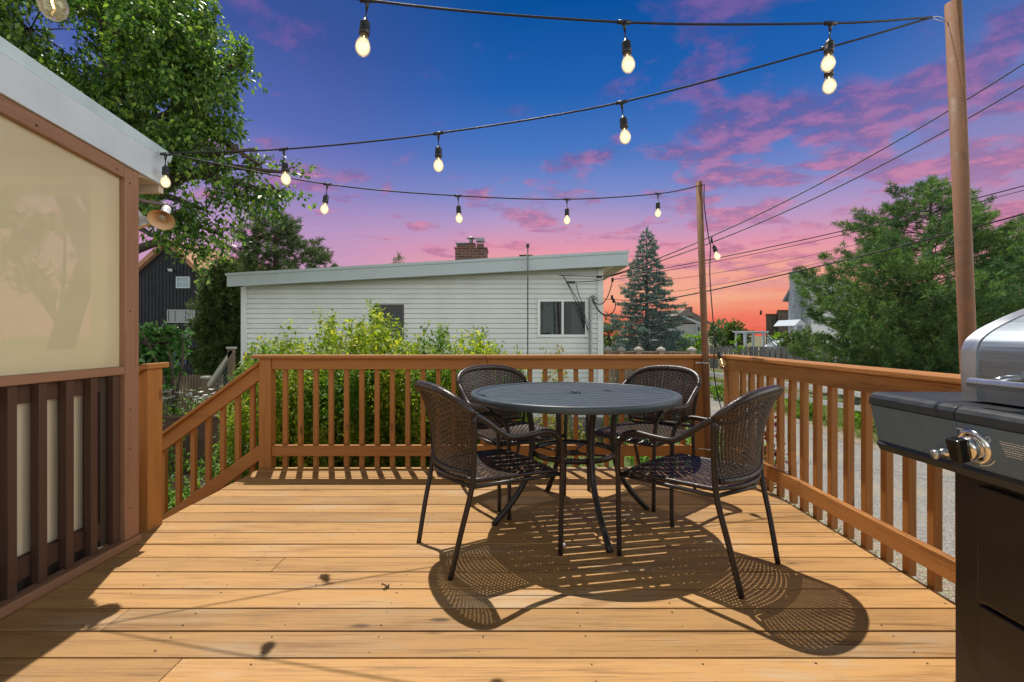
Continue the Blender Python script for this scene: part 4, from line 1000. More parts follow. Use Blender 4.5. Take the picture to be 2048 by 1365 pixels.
b = MB(); b.box(cx0, cx1, WY-0.55, WY-0.03, G, at(0, 549, WY).z); b.box(cx0-0.05, cx1+0.05, WY-0.6, WY+0.02, at(0, 549, WY).z+0.001, at(0, 545, WY).z); ch = part('chimney', b, plain('chimney_grey', (0.24, 0.28, 0.32, 1), .8, 0, .3, 6), wh)
b = MB(); b.box((cx0+cx1)/2-0.12, (cx0+cx1)/2+0.12, WY-0.4, WY-0.16, at(0, 545, WY).z+0.002, at(0, 537, WY).z); part('flue', b, M_brick, ch)
for a, c, u, v in ((1604, 1614, 596, 620),):
    house_window(wh, at(a, 0, WY).x, at(c, 0, WY).x, at(0, v, WY).z, at(0, u, WY).z, 33.25, [(0.5, 'h')], M_white, fw=0.06, proud=0.06)
b = MB(); px0 = at(1576, 0, 32).x
b.prism([(px0, 31.2, at(0, 652, 32).z), (px0+0.35, 31.2, at(0, 640, 32).z), (px0+0.8, 31.2, at(0, 652, 32).z)], (0, 2.6, 0)); part('porch_roof', b, M_white, wh)
for q in (0.05, 0.55):
    b = MB(); b.box(px0+q, px0+q+0.14, 31.3, 31.44, G, at(0, 651.8, 32).z); part('porch_post', b, M_white, wh)

bh = thing('brown_house', 'flat-roofed grey-brown house beyond the pergola', 'house', (21, 42, G)); Y = 42.0
SK = Vector((3.2, 6, 0))
b = MB(); b.prism([at(1532, 775, Y), at(1556, 775, Y), at(1556, 630, Y), at(1532, 630, Y)], SK); b.prism([at(1556.2, 775, Y-0.6), at(1587, 775, Y-0.6), at(1587, 622, Y-0.6), at(1556.2, 622, Y-0.6)], SK); part('wall', b, plain('brown_shingle', (0.13, 0.105, 0.085, 1), .9, 0, .3, 4), bh)
b = MB(); b.prism([at(1531, 629.9, Y-0.1), at(1557, 629.9, Y-0.1), at(1557, 628.4, Y-0.1), at(1531, 628.4, Y-0.1)], SK); b.prism([at(1555, 621.9, Y-0.7), at(1588, 621.9, Y-0.7), at(1588, 620.4, Y-0.7), at(1555, 620.4, Y-0.7)], SK); b.tube([(at(1533.5, 0, Y).x, Y+1, at(0, 629, Y).z), (at(1533.5, 0, Y).x, Y+1, at(0, 620, Y).z)], 0.09, 8); part('roof', b, M_dark, bh)
house_window(bh, at(1539, 0, Y).x, at(1550, 0, Y).x, at(0, 652, Y).z, at(0, 637, Y).z, Y-0.02, [], plain('brown_frame', (.2, .17, .14, 1), .6), glass=plain('shade_glass', (.10, .10, .09, 1), .2))

gh = thing('bungalow', 'small cream bungalow with grey hipped roof beside the blue spruce', 'house', (14, 38, G)); Y = 38.0
b = MB(); b.box(at(1325, 0, Y).x, at(1416, 0, Y).x, Y, Y+8, G, at(0, 647, Y).z); part('wall', b, plain('cream_stucco', (0.50, 0.52, 0.52, 1), .8, 0, .05, 2), gh)
a, c, d_ = at(1318, 650, Y), at(1400, 648, Y), at(1366, 628, Y)
b = MB(); b.prism([a, c+Vector((1.0, 0, 0)), at(1404, 634, Y), at(1376, 620, Y), at(1350, 634, Y)], (0, 8, 0)); b.prism([at(1352, 632, Y-1), at(1372, 619, Y-1), at(1392, 633, Y-1)], (0, 3, 0)); part('roof', b, plain('roof_taupe', (0.20, 0.17, 0.15, 1), .9, 0, .2, 3), gh)
b = MB(); b.beam(at(1366, 634, Y-1.2), at(1400, 647.5, Y-1.2), 0.3, 0.12); part('rake_board', b, M_white, gh)
b = MB(); b.box(at(1391, 0, Y).x, at(1393, 0, Y).x, Y-0.1, Y-0.01, G, at(0, 644, Y).z); part('trim_post', b, M_white, gh)
house_window(gh, at(1394.5, 0, Y).x, at(1400, 0, Y).x, at(0, 662, Y).z, at(0, 654, Y).z, Y-0.02, [], M_white, fw=.03)
b = MB(); b.box(at(1396.5, 0, Y).x, at(1404, 0, Y).x, Y+2, Y+3, at(0, 640, Y).z, at(0, 611, Y).z); part('chimney', b, M_brick, gh)

# white pergola and garden stair
pg = thing('pergola', 'small white garden pergola behind the grey board fence', 'pergola', (14, 28, G)); Y = 28.0
for px_ in (1492, 1500, 1517, 1528):
    for q in ((0, 1.2) if px_ in (1492, 1528) else (0.6,)):
        b = MB(); x = at(px_, 0, Y).x; b.box(x-0.05, x+0.05, Y+q, Y+q+0.1, G, at(0, 667, Y).z); part('post', b, M_white, pg)
b = MB(); b.box(at(1488, 0, Y).x, at(1538, 0, Y).x, Y+0.1, Y+0.14, at(0, 668, Y).z, at(0, 665, Y).z); b.box(at(1488, 0, Y).x, at(1538, 0, Y).x, Y+1.1, Y+1.14, at(0, 668, Y).z, at(0, 665, Y).z)
x = at(1489, 0, Y).x
while x < at(1538, 0, Y).x: b.box(x, x+0.03, Y-0.2, Y+1.5, at(0, 664.9, Y).z, at(0, 662.5, Y).z); x += 0.13
part('beams', b, M_white, pg)
b = MB()
for z in (672, 680, 690): b.box(at(1493, 0, Y).x, at(1500, 0, Y).x, Y+0.03, Y+0.06, at(0, z+1.2, Y).z, at(0, z, Y).z)
part('lattice', b, M_white, pg)
gs = thing('white_garden_stair', 'white painted stair and railing leading up to the white house porch', 'stairs', (15.5, 29, G)); Y = 29.0
b = MB(); b.beam(at(1536, 671, Y), at(1560, 694, Y), 0.06, 0.06); b.beam(at(1534, 676, Y), at(1556, 698, Y), 0.06, 0.05); b.beam(at(1562, 671, Y), at(1584, 683, Y), 0.06, 0.06); b.beam(at(1580, 683, Y), at(1582, 698, Y), 0.06, 0.06); part('handrail', b, M_white, gs)
b = MB()
for px_ in range(1536, 1584, 3):
    zt = 673+(px_-1536)*0.9 if px_ < 1560 else 672+(px_-1560)*0.5
    p0 = at(px_, min(zt+3, 697), Y); b.box(p0.x-0.025, p0.x+0.025, Y, Y+0.04, at(0, 700, Y).z, p0.z)
part('balusters', b, M_white, gs)
b = MB(); b.prism([at(1536, 700, Y+0.3), at(1590, 700, Y+0.3), at(1590, 682, Y+0.3), at(1570, 682, Y+0.3)], (0, 1.2, 0)); part('skirt', b, M_white, gs)

# grey board fence in the distance
M_gfence = wood('grey_weathered_fence', (0.27, 0.27, 0.28, 1), (0.16, 0.16, 0.17, 1), (0.36, 0.36, 0.37, 1), 2, 0.9, islvar=0.3, wear=0.5)
def board_fence(label, A, B, h, bw, gap, posts):
    A, B = Vector(A), Vector(B); d = (B-A); L = d.length; d.normalize(); n = Vector((-d.y, d.x, 0))
    t = thing('board_fence', label, 'fence', A); ang = math.atan2(d.y, d.x)
    T = Matrix.Translation(A) @ Matrix.Rotation(ang, 4, 'Z')
    b = MB(); s = 0; r = random.Random(int(A.x*10)); 
    while s < L: b.box(s, s+bw, -0.045, -0.025, 0.04, h+r.uniform(-0.02, 0.02), T); s += bw+gap
    part('boards', b, M_gfence, t)
    b = MB(); s = -bw*0.5
    while s < L: b.box(s, s+bw, 0.02, 0.04, 0.04, h-0.02, T); s += bw+gap
    if gap > 0.05: part('rear_boards', b, M_gfence, t)
    b = MB(); b.box(0, L, -0.02, 0.018, 0.3, 0.39, T); b.box(0, L, -0.02, 0.018, h-0.35, h-0.26, T); part('rails', b, M_gfence, t)
    return t
board_fence('grey weathered board fence across the lane, left of the pine', (10.6, 31.0, G), (18.6, 22.6, G), 1.42, 0.17, 0.115, 0)
board_fence('taller grey solid board fence behind the blue spruce', (4.9, 26.5, G), (10.4, 31.5, G), 1.75, 0.15, 0.006, 0)

# white post-and-rail fence along the far side of the lane
wf = thing('rail_fence', 'low white two-rail fence along the far edge of the lane', 'fence', (8, 10, G))
M_wf = plain('white_vinyl', (0.74, 0.75, 0.78, 1), 0.45, 0, 0.05, 6)
fx = lambda Y: 9.5-0.1745*Y
for z0, z1 in ((-0.29, -0.18), (-0.60, -0.49)):
    b = MB(); b.beam((fx(5), 5, (z0+z1)/2), (fx(20.5), 20.5, (z0+z1)/2), 0.04, z1-z0); part('rail', b, M_wf, wf)
for k in range(7):
    Y = 5+2.5*k; b = MB(); b.box(fx(Y)-0.055, fx(Y)+0.055, Y-0.055, Y+0.055, G, -0.12); b.box(fx(Y)-0.07, fx(Y)+0.07, Y-0.07, Y+0.07, -0.119, -0.10); part('post', b, M_wf, wf)

# brown picket fence and cable rail stair in the left garden
pf = thing('picket_fence', 'short brown picket fence in the garden left of the stairs', 'fence', (-6.5, 10, G))
M_pk = wood('brown_picket', (0.20, 0.14, 0.10, 1), (0.12, 0.08, 0.06, 1), (0.30, 0.25, 0.2, 1), 2, 0.85)
Y = 10.0; b = MB()
for k in range(22):
    c = at(322+5.85*k, 751, Y); b.box(c.x-0.019, c.x+0.019, Y-0.02, Y, G+0.05, c.z-0.02); n0 = len(b.v)
    b.v += [(c.x-0.019, Y-0.02, c.z-0.019), (c.x+0.019, Y-0.02, c.z-0.019), (c.x+0.019, Y, c.z-0.019), (c.x-0.019, Y, c.z-0.019), (c.x, Y-0.01, c.z+0.03)]
    for q in range(4): b.f.append((n0+q, n0+(q+1) % 4, n0+4)); b.sm.append(False)
part('pickets', b, M_pk, pf)
b = MB(); b.box(at(318, 0, Y).x, at(410, 0, Y).x, Y+0.002, Y+0.04, at(0, 758.5, Y).z, at(0, 755.5, Y).z); b.box(at(318, 0, Y).x, at(410, 0, Y).x, Y+0.002, Y+0.04, at(0, 822, Y).z, at(0, 815, Y).z); part('rails', b, M_pk, pf)
cs = thing('cable_rail_stair', 'grey stair rail with slanting cables climbing to a garden deck', 'stair rail', (-5.9, 9.5, G)); Y = 9.5
M_gw = plain('greyed_rail', (0.46, 0.44, 0.40, 1), .7, 0, .2, 10)
b = MB(); b.beam(at(417, 772, Y), at(466, 702, Y), 0.10, 0.06); part('handrail', b, M_gw, cs)
for px_, t0 in ((412, 757), (463, 698)):
    c = at(px_, t0, Y); b = MB(); b.box(c.x-0.05, c.x+0.05, Y-0.05, Y+0.05, G, c.z); ps = part('post', b, M_pk, cs)
    b = MB(); b.box(c.x-0.07, c.x+0.07, Y-0.07, Y+0.07, c.z+0.001, c.z+0.04); part('cap', b, M_gw, ps)
b = MB(); c = at(475, 708, Y); b.box(c.x-0.05, c.x+0.05, Y+0.3, Y+0.4, G, c.z); part('post', b, M_pk, cs)
b = MB()
for k in range(7): b.tube([at(418, 783+9*k, Y), at(462, 720+9*k, Y)], 0.007, 5)
part('cables', b, M_galv, cs)
b = MB()
for k in range(5): c = at(420+9*k, 0, Y); b.box(c.x, c.x+0.25, Y+0.06, Y+1.0, G+0.10+0.15*k, G+0.14+0.15*k)
part('treads', b, M_pk, cs)
te = thing('timber_edging', 'weathered timber edging along the raised flower bed', 'edging', (-5, 7.2, G)); Y = 7.2
b = MB(); b.box(at(325, 0, Y).x, at(478, 0, Y).x, Y-0.07, Y+0.07, G, -0.16); b.box(at(325, 0, Y).x, at(478, 0, Y).x, Y-0.12, Y+0.07, -0.159, -0.12); part('timber', b, wood('edging_brown', (0.13, 0.075, 0.05, 1), (0.07, 0.04, 0.03, 1), (0.34, 0.24, 0.18, 1), 0, 0.85), te, 0.006)

# ------------------------------------------------------------------ power lines over the lane
def wire(px0, px1, Y0_, Y1_, r, sag, label):
    a, c = at(px0[0], px0[1], Y0_), at(px1[0], px1[1], Y1_); L = (c-a)
    c2 = c+L*0.18; c2.z = c.z+L.z*0.18
    pts = [a.lerp(c, i/20) - Vector((0, 0, sag*4*(i/20)*(1-i/20))) for i in range(21)]+[c2]
    o = mesh_obj('power_line', MB().tube([q-a for q in pts], r, 6), M_cable); o.location = a
    tag(o, label, 'power line', 'power lines above the lane')
ty = HY-0.22
wire((1222, 552), (2048, 128), ty, 7.5, 0.011, 0.28, 'uppermost power line, rising steeply from the house corner behind the tall pole')
wire((1222, 553), (2048, 172), ty, 7.8, 0.011, 0.30, 'second steep power line just beneath the uppermost one')
wire((1240, 553), (2048, 372), 14, 11, 0.013, 0.12, 'power line crossing the top of the big pine, upper one of a close pair')
wire((1225, 560), (2048, 381), 14, 11.2, 0.009, 0.14, 'power line crossing the top of the big pine, lower one of a close pair')
wire((1262, 612), (2048, 428), 12, 9.0, 0.016, 0.10, 'thick power line crossing the middle of the big pine')
wire((1235, 571), (1760, 478), 26, 26, 0.012, 0.3, 'faint thin power line above the orange horizon, ending in the pine')
wire((1300, 590), (1760, 492), 28, 28, 0.012, 0.3, 'faintest thin power line, lowest above the orange horizon')
wire((1205, 598), (1300, 602), 11, 22, 0.008, 0.02, 'short thin wire running from the house corner behind the blue spruce')
# ------------------------------------------------------------------ foliage
def leaf_mesh(name, P, D, N, L, W, mat, parent=None, fold=0.18, off=(0, 0, 0), lobes=False):
    """each leaf: base, two sides, tip, folded along its rib (4 vertices, 2 faces)"""
    P = np.asarray(P, float)-np.asarray(off, float); n = len(P)
    D = D/np.linalg.norm(D, axis=1, keepdims=True)
    Sd = np.cross(D, N); Sd /= np.linalg.norm(Sd, axis=1, keepdims=True)+1e-9
    U = np.cross(Sd, D); L = np.broadcast_to(L, (n,))[:, None]; W = np.broadcast_to(W, (n,))[:, None]
    mid = P+D*L*0.45
    A, B, C, T = P, mid+Sd*W*0.5+U*W*fold, mid-Sd*W*0.5+U*W*fold, P+D*L
    V = np.stack([A, B, T, C], axis=1).reshape(-1, 3)
    me = bpy.data.meshes.new(name); me.vertices.add(4*n); me.vertices.foreach_set('co', V.astype(np.float32).ravel())
    base = np.arange(n)[:, None]*4
    F = np.concatenate([base+np.array([[0, 1, 2]]), base+np.array([[0, 2, 3]])], axis=1).reshape(-1)
    me.loops.add(len(F)); me.loops.foreach_set('vertex_index', F.astype(np.int32))
    me.polygons.add(2*n); me.polygons.foreach_set('loop_start', (np.arange(2*n)*3).astype(np.int32))
    me.update(calc_edges=True); me.validate()
    me.materials.append(mat)
    o = bpy.data.objects.new(name, me); LINK(o)
    if parent is not None: o.parent = parent
    return o
def rdir(n, r=RNG):
    v = r.normal(size=(n, 3)); return v/np.linalg.norm(v, axis=1, keepdims=True)
def noise3(P, s, seed=0):                       # cheap smooth value field, about -1..1
    r = np.random.default_rng(seed); out = 0
    for _ in range(5):
        k = r.normal(size=3)*s; out = out+np.sin(P @ k+r.uniform(0, 6.28))
    return out/5*1.6

def blob_tree(name, label, cat, base, trunk_top, blobs, mat, barkmat, per_m2, twig, nleaf, lsize, droop=0.3, trunk_r=0.2, seed=1, group=None, limb=True, shell=0.55, gap=-0.75):
    """trunk, limbs to every crown mass, and twigs of separate leaves through each mass. blobs = (centre, radii)"""
    r = np.random.default_rng(seed); rp = random.Random(seed)
    t = thing(name, label, cat, base, group=group); b0 = Vector(base)
    tk = MB(); tt = Vector(trunk_top)
    tk.tube(smooth_path([b0, b0.lerp(tt, .35)+Vector((rp.uniform(-.1, .1), rp.uniform(-.1, .1), 0)), b0.lerp(tt, .7), tt], 4), [trunk_r*(1-0.055*i) for i in range(13)], 10)
    Ps, Ds = [], []
    for c, rad in blobs:
        c = np.array(c); rad = np.array(rad)*np.ones(3)
        area = 4*math.pi*((rad[0]*rad[1]+rad[1]*rad[2]+rad[0]*rad[2])/3)
        n = int(per_m2*area); d = rdir(n, r); f = shell+(1-shell)*r.random(n)**0.6
        q = c+d*rad*f[:, None]*(1+0.18*noise3(d*3+c, 1.2, seed)[:, None])
        keep = noise3(q, 1.6/max(0.4, rad.mean())**0.5, seed+3) > gap+0.5*r.random(n)
        q = q[keep]; d = d[keep]
        if limb:
            cc = Vector(c); s = b0.lerp(tt, rp.uniform(0.55, 1.0)); m = s.lerp(cc, .5)+Vector((rp.uniform(-.2, .2), rp.uniform(-.2, .2), 0.15*(cc-s).length))
            tk.tube(smooth_path([s, m, cc], 4), [max(0.015, trunk_r*0.42*(1-i/9)+0.012) for i in range(9)], 7)
            for k in r.choice(len(q), min(len(q), 12), replace=False) if len(q) else []:
                e = Vector(q[k]); tk.tube(smooth_path([cc, cc.lerp(e, .55)+Vector((0, 0, 0.08)), e], 3), [0.014, 0.013, 0.011, 0.009, 0.007, 0.005, 0.004], 5)
        Ps.append(q); Ds.append(d)
    Q = np.concatenate(Ps); DD = np.concatenate(Ds); n = len(Q)
    # twigs: a short axis leaning out and down, leaves along it
    ax = DD*0.8+rdir(n, r)*0.7; ax[:, 2] -= droop; ax /= np.linalg.norm(ax, axis=1, keepdims=True)
    tl = twig*(0.6+0.8*r.random(n))
    s = r.random((n, nleaf)); P = Q[:, None, :]+ax[:, None, :]*(tl[:, None]*(s-0.3))[..., None]+rdir(n*nleaf, r).reshape(n, nleaf, 3)*(twig*0.20)
    P[..., 2] -= droop*0.25*twig*s*s
    P = P.reshape(-1, 3); A = np.repeat(ax, nleaf, axis=0)
    D = A*0.6+rdir(len(P), r); D[:, 2] -= droop*0.8
    N = rdir(len(P), r)*0.75+np.array([0, 0, 0.8])
    L = lsize*(0.55+0.9*r.random(len(P)))
    part('trunk', tk, barkmat, t)
    leaf_mesh('crown', P, D, N, L, L*0.52, mat, t, off=base)
    return t, n
M_bark = plain('bark_brown', (0.075, 0.055, 0.042, 1), 0.9, 0, .35, 12, bmp=0.6)
M_maple = leafmat('maple_leaf', (0.030, 0.080, 0.025, 1), (0.085, 0.185, 0.045, 1), (0.30, 0.42, 0.08, 1), 0.36, 0.42, 0.5)
Yt = 8.6
def bl(px, py, rx, ry, Y): return (tuple(at(px, py, Y)), (rx*Y/FPX, 0.8*max(rx, ry)*Y/FPX, ry*Y/FPX))
maple = [bl(60, 60, 190, 130, 8.6), bl(230, 70, 150, 120, 8.2), bl(345, 75, 95, 85, 8.6), bl(410, 130, 60, 60, 8.4), bl(300, 200, 130, 100, 8.4), bl(420, 215, 52, 60, 8.2),
         bl(120, 200, 130, 110, 8.9), bl(390, 290, 62, 55, 8.1), bl(330, 330, 70, 55, 8.2), bl(250, 300, 90, 90, 8.7), bl(520, 330, 55, 18, 7.9), bl(575, 345, 32, 16, 7.8),
         bl(470, 390, 52, 34, 8.0), bl(412, 420, 50, 40, 8.2), bl(350, 440, 50, 24, 8.0), bl(480, 120, 24, 22, 8.3), bl(500, 300, 30, 16, 8.0), bl(450, 250, 30, 18, 8.2), bl(555, 385, 42, 16, 7.9),
         bl(318, 478, 30, 14, 8.1), bl(440, 470, 26, 24, 8.3), bl(-80, -60, 200, 160, 9.2), bl(200, -90, 200, 90, 8.8), bl(-60, 250, 120, 150, 9.4), bl(405, 505, 20, 20, 8.4)]
t, n = blob_tree('maple_tree', 'large leafy maple leaning over the porch roof, its twigs drooping to the right', 'tree', (-9.2, 9.4, G), (-7.3, 9.0, 4.6), maple, M_maple, M_bark, 21, 0.46, 36, 0.092, 0.6, 0.26, 4, shell=0.45, gap=-0.60)
print('maple twigs', n)

# the leafy arching bush behind the back rail
M_rose = leafmat('rose_leaf', (0.09, 0.17, 0.018, 1), (0.26, 0.34, 0.030, 1), (0.56, 0.52, 0.06, 1), 0.46, clump=(1.3, (0.12, 0.22, 0.028, 1)))
M_cane = plain('green_cane', (0.10, 0.11, 0.04, 1), 0.7, 0, .3, 20)
def cane_bush(name, label, canes, mat, leafL, per_m, seed, loc, spread=0.10, caner=0.004):
    """canes = list of (base, tip); each arches over and carries leaflets along its upper part"""
    r = np.random.default_rng(seed); t = thing(name, label, 'shrub', loc); st_ = MB(); P, A = [], []
    for b0, tip in canes:
        b0, tip = Vector(b0), Vector(tip); side = Vector((r.uniform(-1, 1), r.uniform(-1, 1), 0))*0.12
        pts = smooth_path([b0, b0.lerp(tip, .4)+Vector((0, 0, .10))+side, b0.lerp(tip, .78)+Vector((0, 0, .09))+side*.6, tip], 5)
        if r.random() < 0.55: st_.tube(pts, [caner*(1-0.045*i) for i in range(len(pts))], 4, False)
        for a, c in zip(pts[2:-1], pts[3:]):
            L = (c-a).length; k = max(1, int(per_m*L)); s = r.random(k)[:, None]
            P.append(np.array(a)+(np.array(c)-np.array(a))*s+rdir(k, r)*spread*r.random((k, 1))); A.append(np.repeat(np.array([(c-a).normalized()]), k, 0))
    P, A = np.concatenate(P), np.concatenate(A)
    D = A*0.3+rdir(len(P), r); D[:, 2] -= 0.15; N = rdir(len(P), r)*0.5+np.array([0, -0.1, 1.0]); L = leafL*(0.55+0.8*r.random(len(P)))
    part('stems', st_, M_cane, t); leaf_mesh('leaves', P, D, N, L, L*0.58, mat, t, off=loc); print(name, len(P)); return t
r = np.random.default_rng(21); canes = []
top_px = [(478, 700), (500, 668), (540, 650), (575, 640), (620, 640), (650, 612), (690, 610), (740, 600), (770, 625), (815, 650), (850, 660), (880, 650), (920, 665), (950, 640), (985, 672), (1010, 690), (1035, 700)]
for k in range(640):
    px_ = r.uniform(478, 1012) if k < 610 else r.uniform(1012, 1048)
    Y = r.uniform(4.55, 6.2); tp = np.interp(px_, [a for a, _ in top_px], [c for _, c in top_px])
    x = (px_-1024)*Y/FPX; z = CAM_H-(tp+4-HOR)*Y/FPX
    h = r.uniform(0.9, 1.02) if r.random() < 0.10 else r.uniform(0.40, 0.93); zt = G+(z-G)*h
    b0 = (x+r.uniform(-.25, .25), Y+r.uniform(-.2, .2), G); canes.append((b0, (x+r.uniform(-.08, .08), Y, zt)))
cane_bush('rose_bush', 'big sunlit yellow-green bush sprawling behind the back railing', canes, M_rose, 0.050, 225, 5, (-1.3, 5.4, G))
canes = []
for k in range(26):
    Y = r.uniform(6.0, 7.0); px_ = r.uniform(1085, 1142); x = (px_-1024)*Y/FPX; tp = r.uniform(668, 760)
    canes.append(((x, Y, G), (x+r.uniform(-.1, .1), Y, CAM_H-(tp+10-HOR)*Y/FPX)))
for k in range(14):
    Y = r.uniform(5.2, 5.8); px_ = r.uniform(1125, 1200); x = (px_-1024)*Y/FPX
    canes.append(((x, Y, G), (x+r.uniform(-.1, .1), Y, CAM_H-(r.uniform(850, 900)-HOR)*Y/FPX)))
cane_bush('sparse_bush', 'thin sparse bush with reddish leaf tips against the house siding', canes, leafmat('sparse_leaf', (0.10, 0.13, 0.02, 1), (0.22, 0.26, 0.035, 1), (0.36, 0.20, 0.06, 1), 0.4), 0.042, 90, 6, (0.6, 6.5, G), spread=0.07)
# ground plants seen through the stair rail
M_gc = leafmat('garden_leaf', (0.045, 0.12, 0.02, 1), (0.12, 0.25, 0.035, 1), (0.30, 0.44, 0.07, 1), 0.4)
for i, (X, Y, hh, w, lab) in enumerate(((-3.75, 5.2, 0.62, 0.65, 'bright green garden shrub nearest the foot of the stairs'), (-3.0, 5.9, 0.95, 0.7, 'green garden shrub just outside the far stair rail'),
        (-5.0, 6.3, 0.52, 0.8, 'low green garden shrub in front of the timber edging'), (-4.3, 7.95, 0.95, 0.8, 'green garden shrub behind the timber edging, nearest the house corner'), (-5.3, 8.4, 0.90, 0.8, 'green garden shrub behind the timber edging, below the cable rail'), (-6.4, 8.0, 0.80, 0.7, 'green garden shrub behind the timber edging, farthest left'))):
    canes = [((X+r.uniform(-w*.5, w*.5), Y+r.uniform(-.4, .4), G), (X+r.uniform(-w, w), Y+r.uniform(-.6, .6), G+hh*r.uniform(.35, 1.0))) for _ in range(46)]
    t = cane_bush('garden_shrub', lab, canes, M_gc, 0.05, 110, 30+i, (X, Y, G), spread=0.12); t['group'] = 'green shrubs in the left garden'
# white flowers on stalks
M_petal = plain('white_petal', (0.75, 0.74, 0.72, 1), 0.6, 0, .06)
for i, (px_, py, w, k, lab) in enumerate(((336, 795, 26, 26, 'white flowering plant nearest the newel, beside the picket fence'), (408, 795, 36, 34, 'white flowering plant in front of the picket fence post'))):
    Y = 7.6; c = at(px_, py, Y); t = thing('flowering_plant', lab, 'plant', (c.x, Y, G), group='white flowering plants in the bed')
    P, D, N = [], [], []; s = MB()
    for j in range(k):
        q = np.array(at(px_+r.uniform(-w, w), py+r.uniform(-14, 18), Y+r.uniform(-.3, .3)))
        s.tube([(c.x+(q[0]-c.x)*.4, q[1], G), tuple(q)], 0.004, 4)
        for a in range(6):
            th = a*1.047; dd = np.array([math.cos(th), math.sin(th), 0.35+0.1*r.normal()]); P.append(q); D.append(dd); N.append(np.array([-dd[0]*.3, -dd[1]*.3, 1.0]))
        leaf_mesh('flower', np.array(P[-6:]), np.array(D[-6:]), np.array(N[-6:]), 0.062, 0.045, M_petal, t, off=(c.x, Y, G))
    part('stalks', s, M_cane, t); 
    q = np.array([c.x, Y, -0.5])+r.normal(size=(1500, 3))*np.array([w*Y/FPX*.7, .3, .22]); leaf_mesh('leaves', q, rdir(1500), rdir(1500)*.5+np.array([0, 0, 1.]), 0.07, 0.04, M_gc, t, off=(c.x, Y, G))
# big-leaf shrub by the newel
bl2 = [bl(296, 690, 32, 44, 7.6), bl(332, 688, 26, 40, 7.8), bl(308, 742, 36, 34, 7.7), bl(366, 678, 13, 9, 7.8)]
blob_tree('broadleaf_shrub', 'dark glossy broad-leaved shrub rising behind the newel', 'shrub', (-5.6, 7.9, G), (-5.5, 7.8, 0.1), bl2, leafmat('glossy_leaf', (0.03, 0.10, 0.025, 1), (0.07, 0.18, 0.045, 1), (0.18, 0.34, 0.10, 1), 0.35, 0.35, 0.6), M_bark, 42, 0.22, 16, 0.12, 0.2, 0.04, 9)
blob_tree('garden_tree', 'thin leafy garden tree faintly visible through the porch screen', 'tree', (-6.3, 6.6, G), (-6.2, 6.6, 1.6),
          [bl(40, 430, 60, 50, 6.4), bl(130, 455, 60, 40, 6.6), bl(20, 520, 50, 40, 6.3), bl(90, 560, 40, 26, 6.5), bl(165, 500, 34, 26, 6.6)], M_maple, M_bark, 26, 0.22, 22, 0.075, 0.4, 0.045, 12)
# red-leaved plant outside the right rail
P = np.array([2.62, 5.05, -0.25])+r.normal(size=(650, 3))*np.array([.12, .14, .30]); P[:, 2] = np.clip(P[:, 2], -0.9, 0.35)
t = thing('red_leaf_plant', 'small dark red leaved plant outside the lane side railing', 'plant', (2.62, 5.05, G))
leaf_mesh('leaves', P, rdir(650), rdir(650)*.6+np.array([0, 0, 1.]), 0.055, 0.045, leafmat('red_leaf', (0.05, 0.006, 0.008, 1), (0.12, 0.012, 0.016, 1), (0.22, 0.03, 0.03, 1), .25), t, off=(2.62, 5.05, G))
s = MB()
for k in range(7): s.tube([(2.62+.02*k-.07, 5.05, G), tuple(P[k*9])], 0.006, 5)
part('stems', s, M_bark, t)

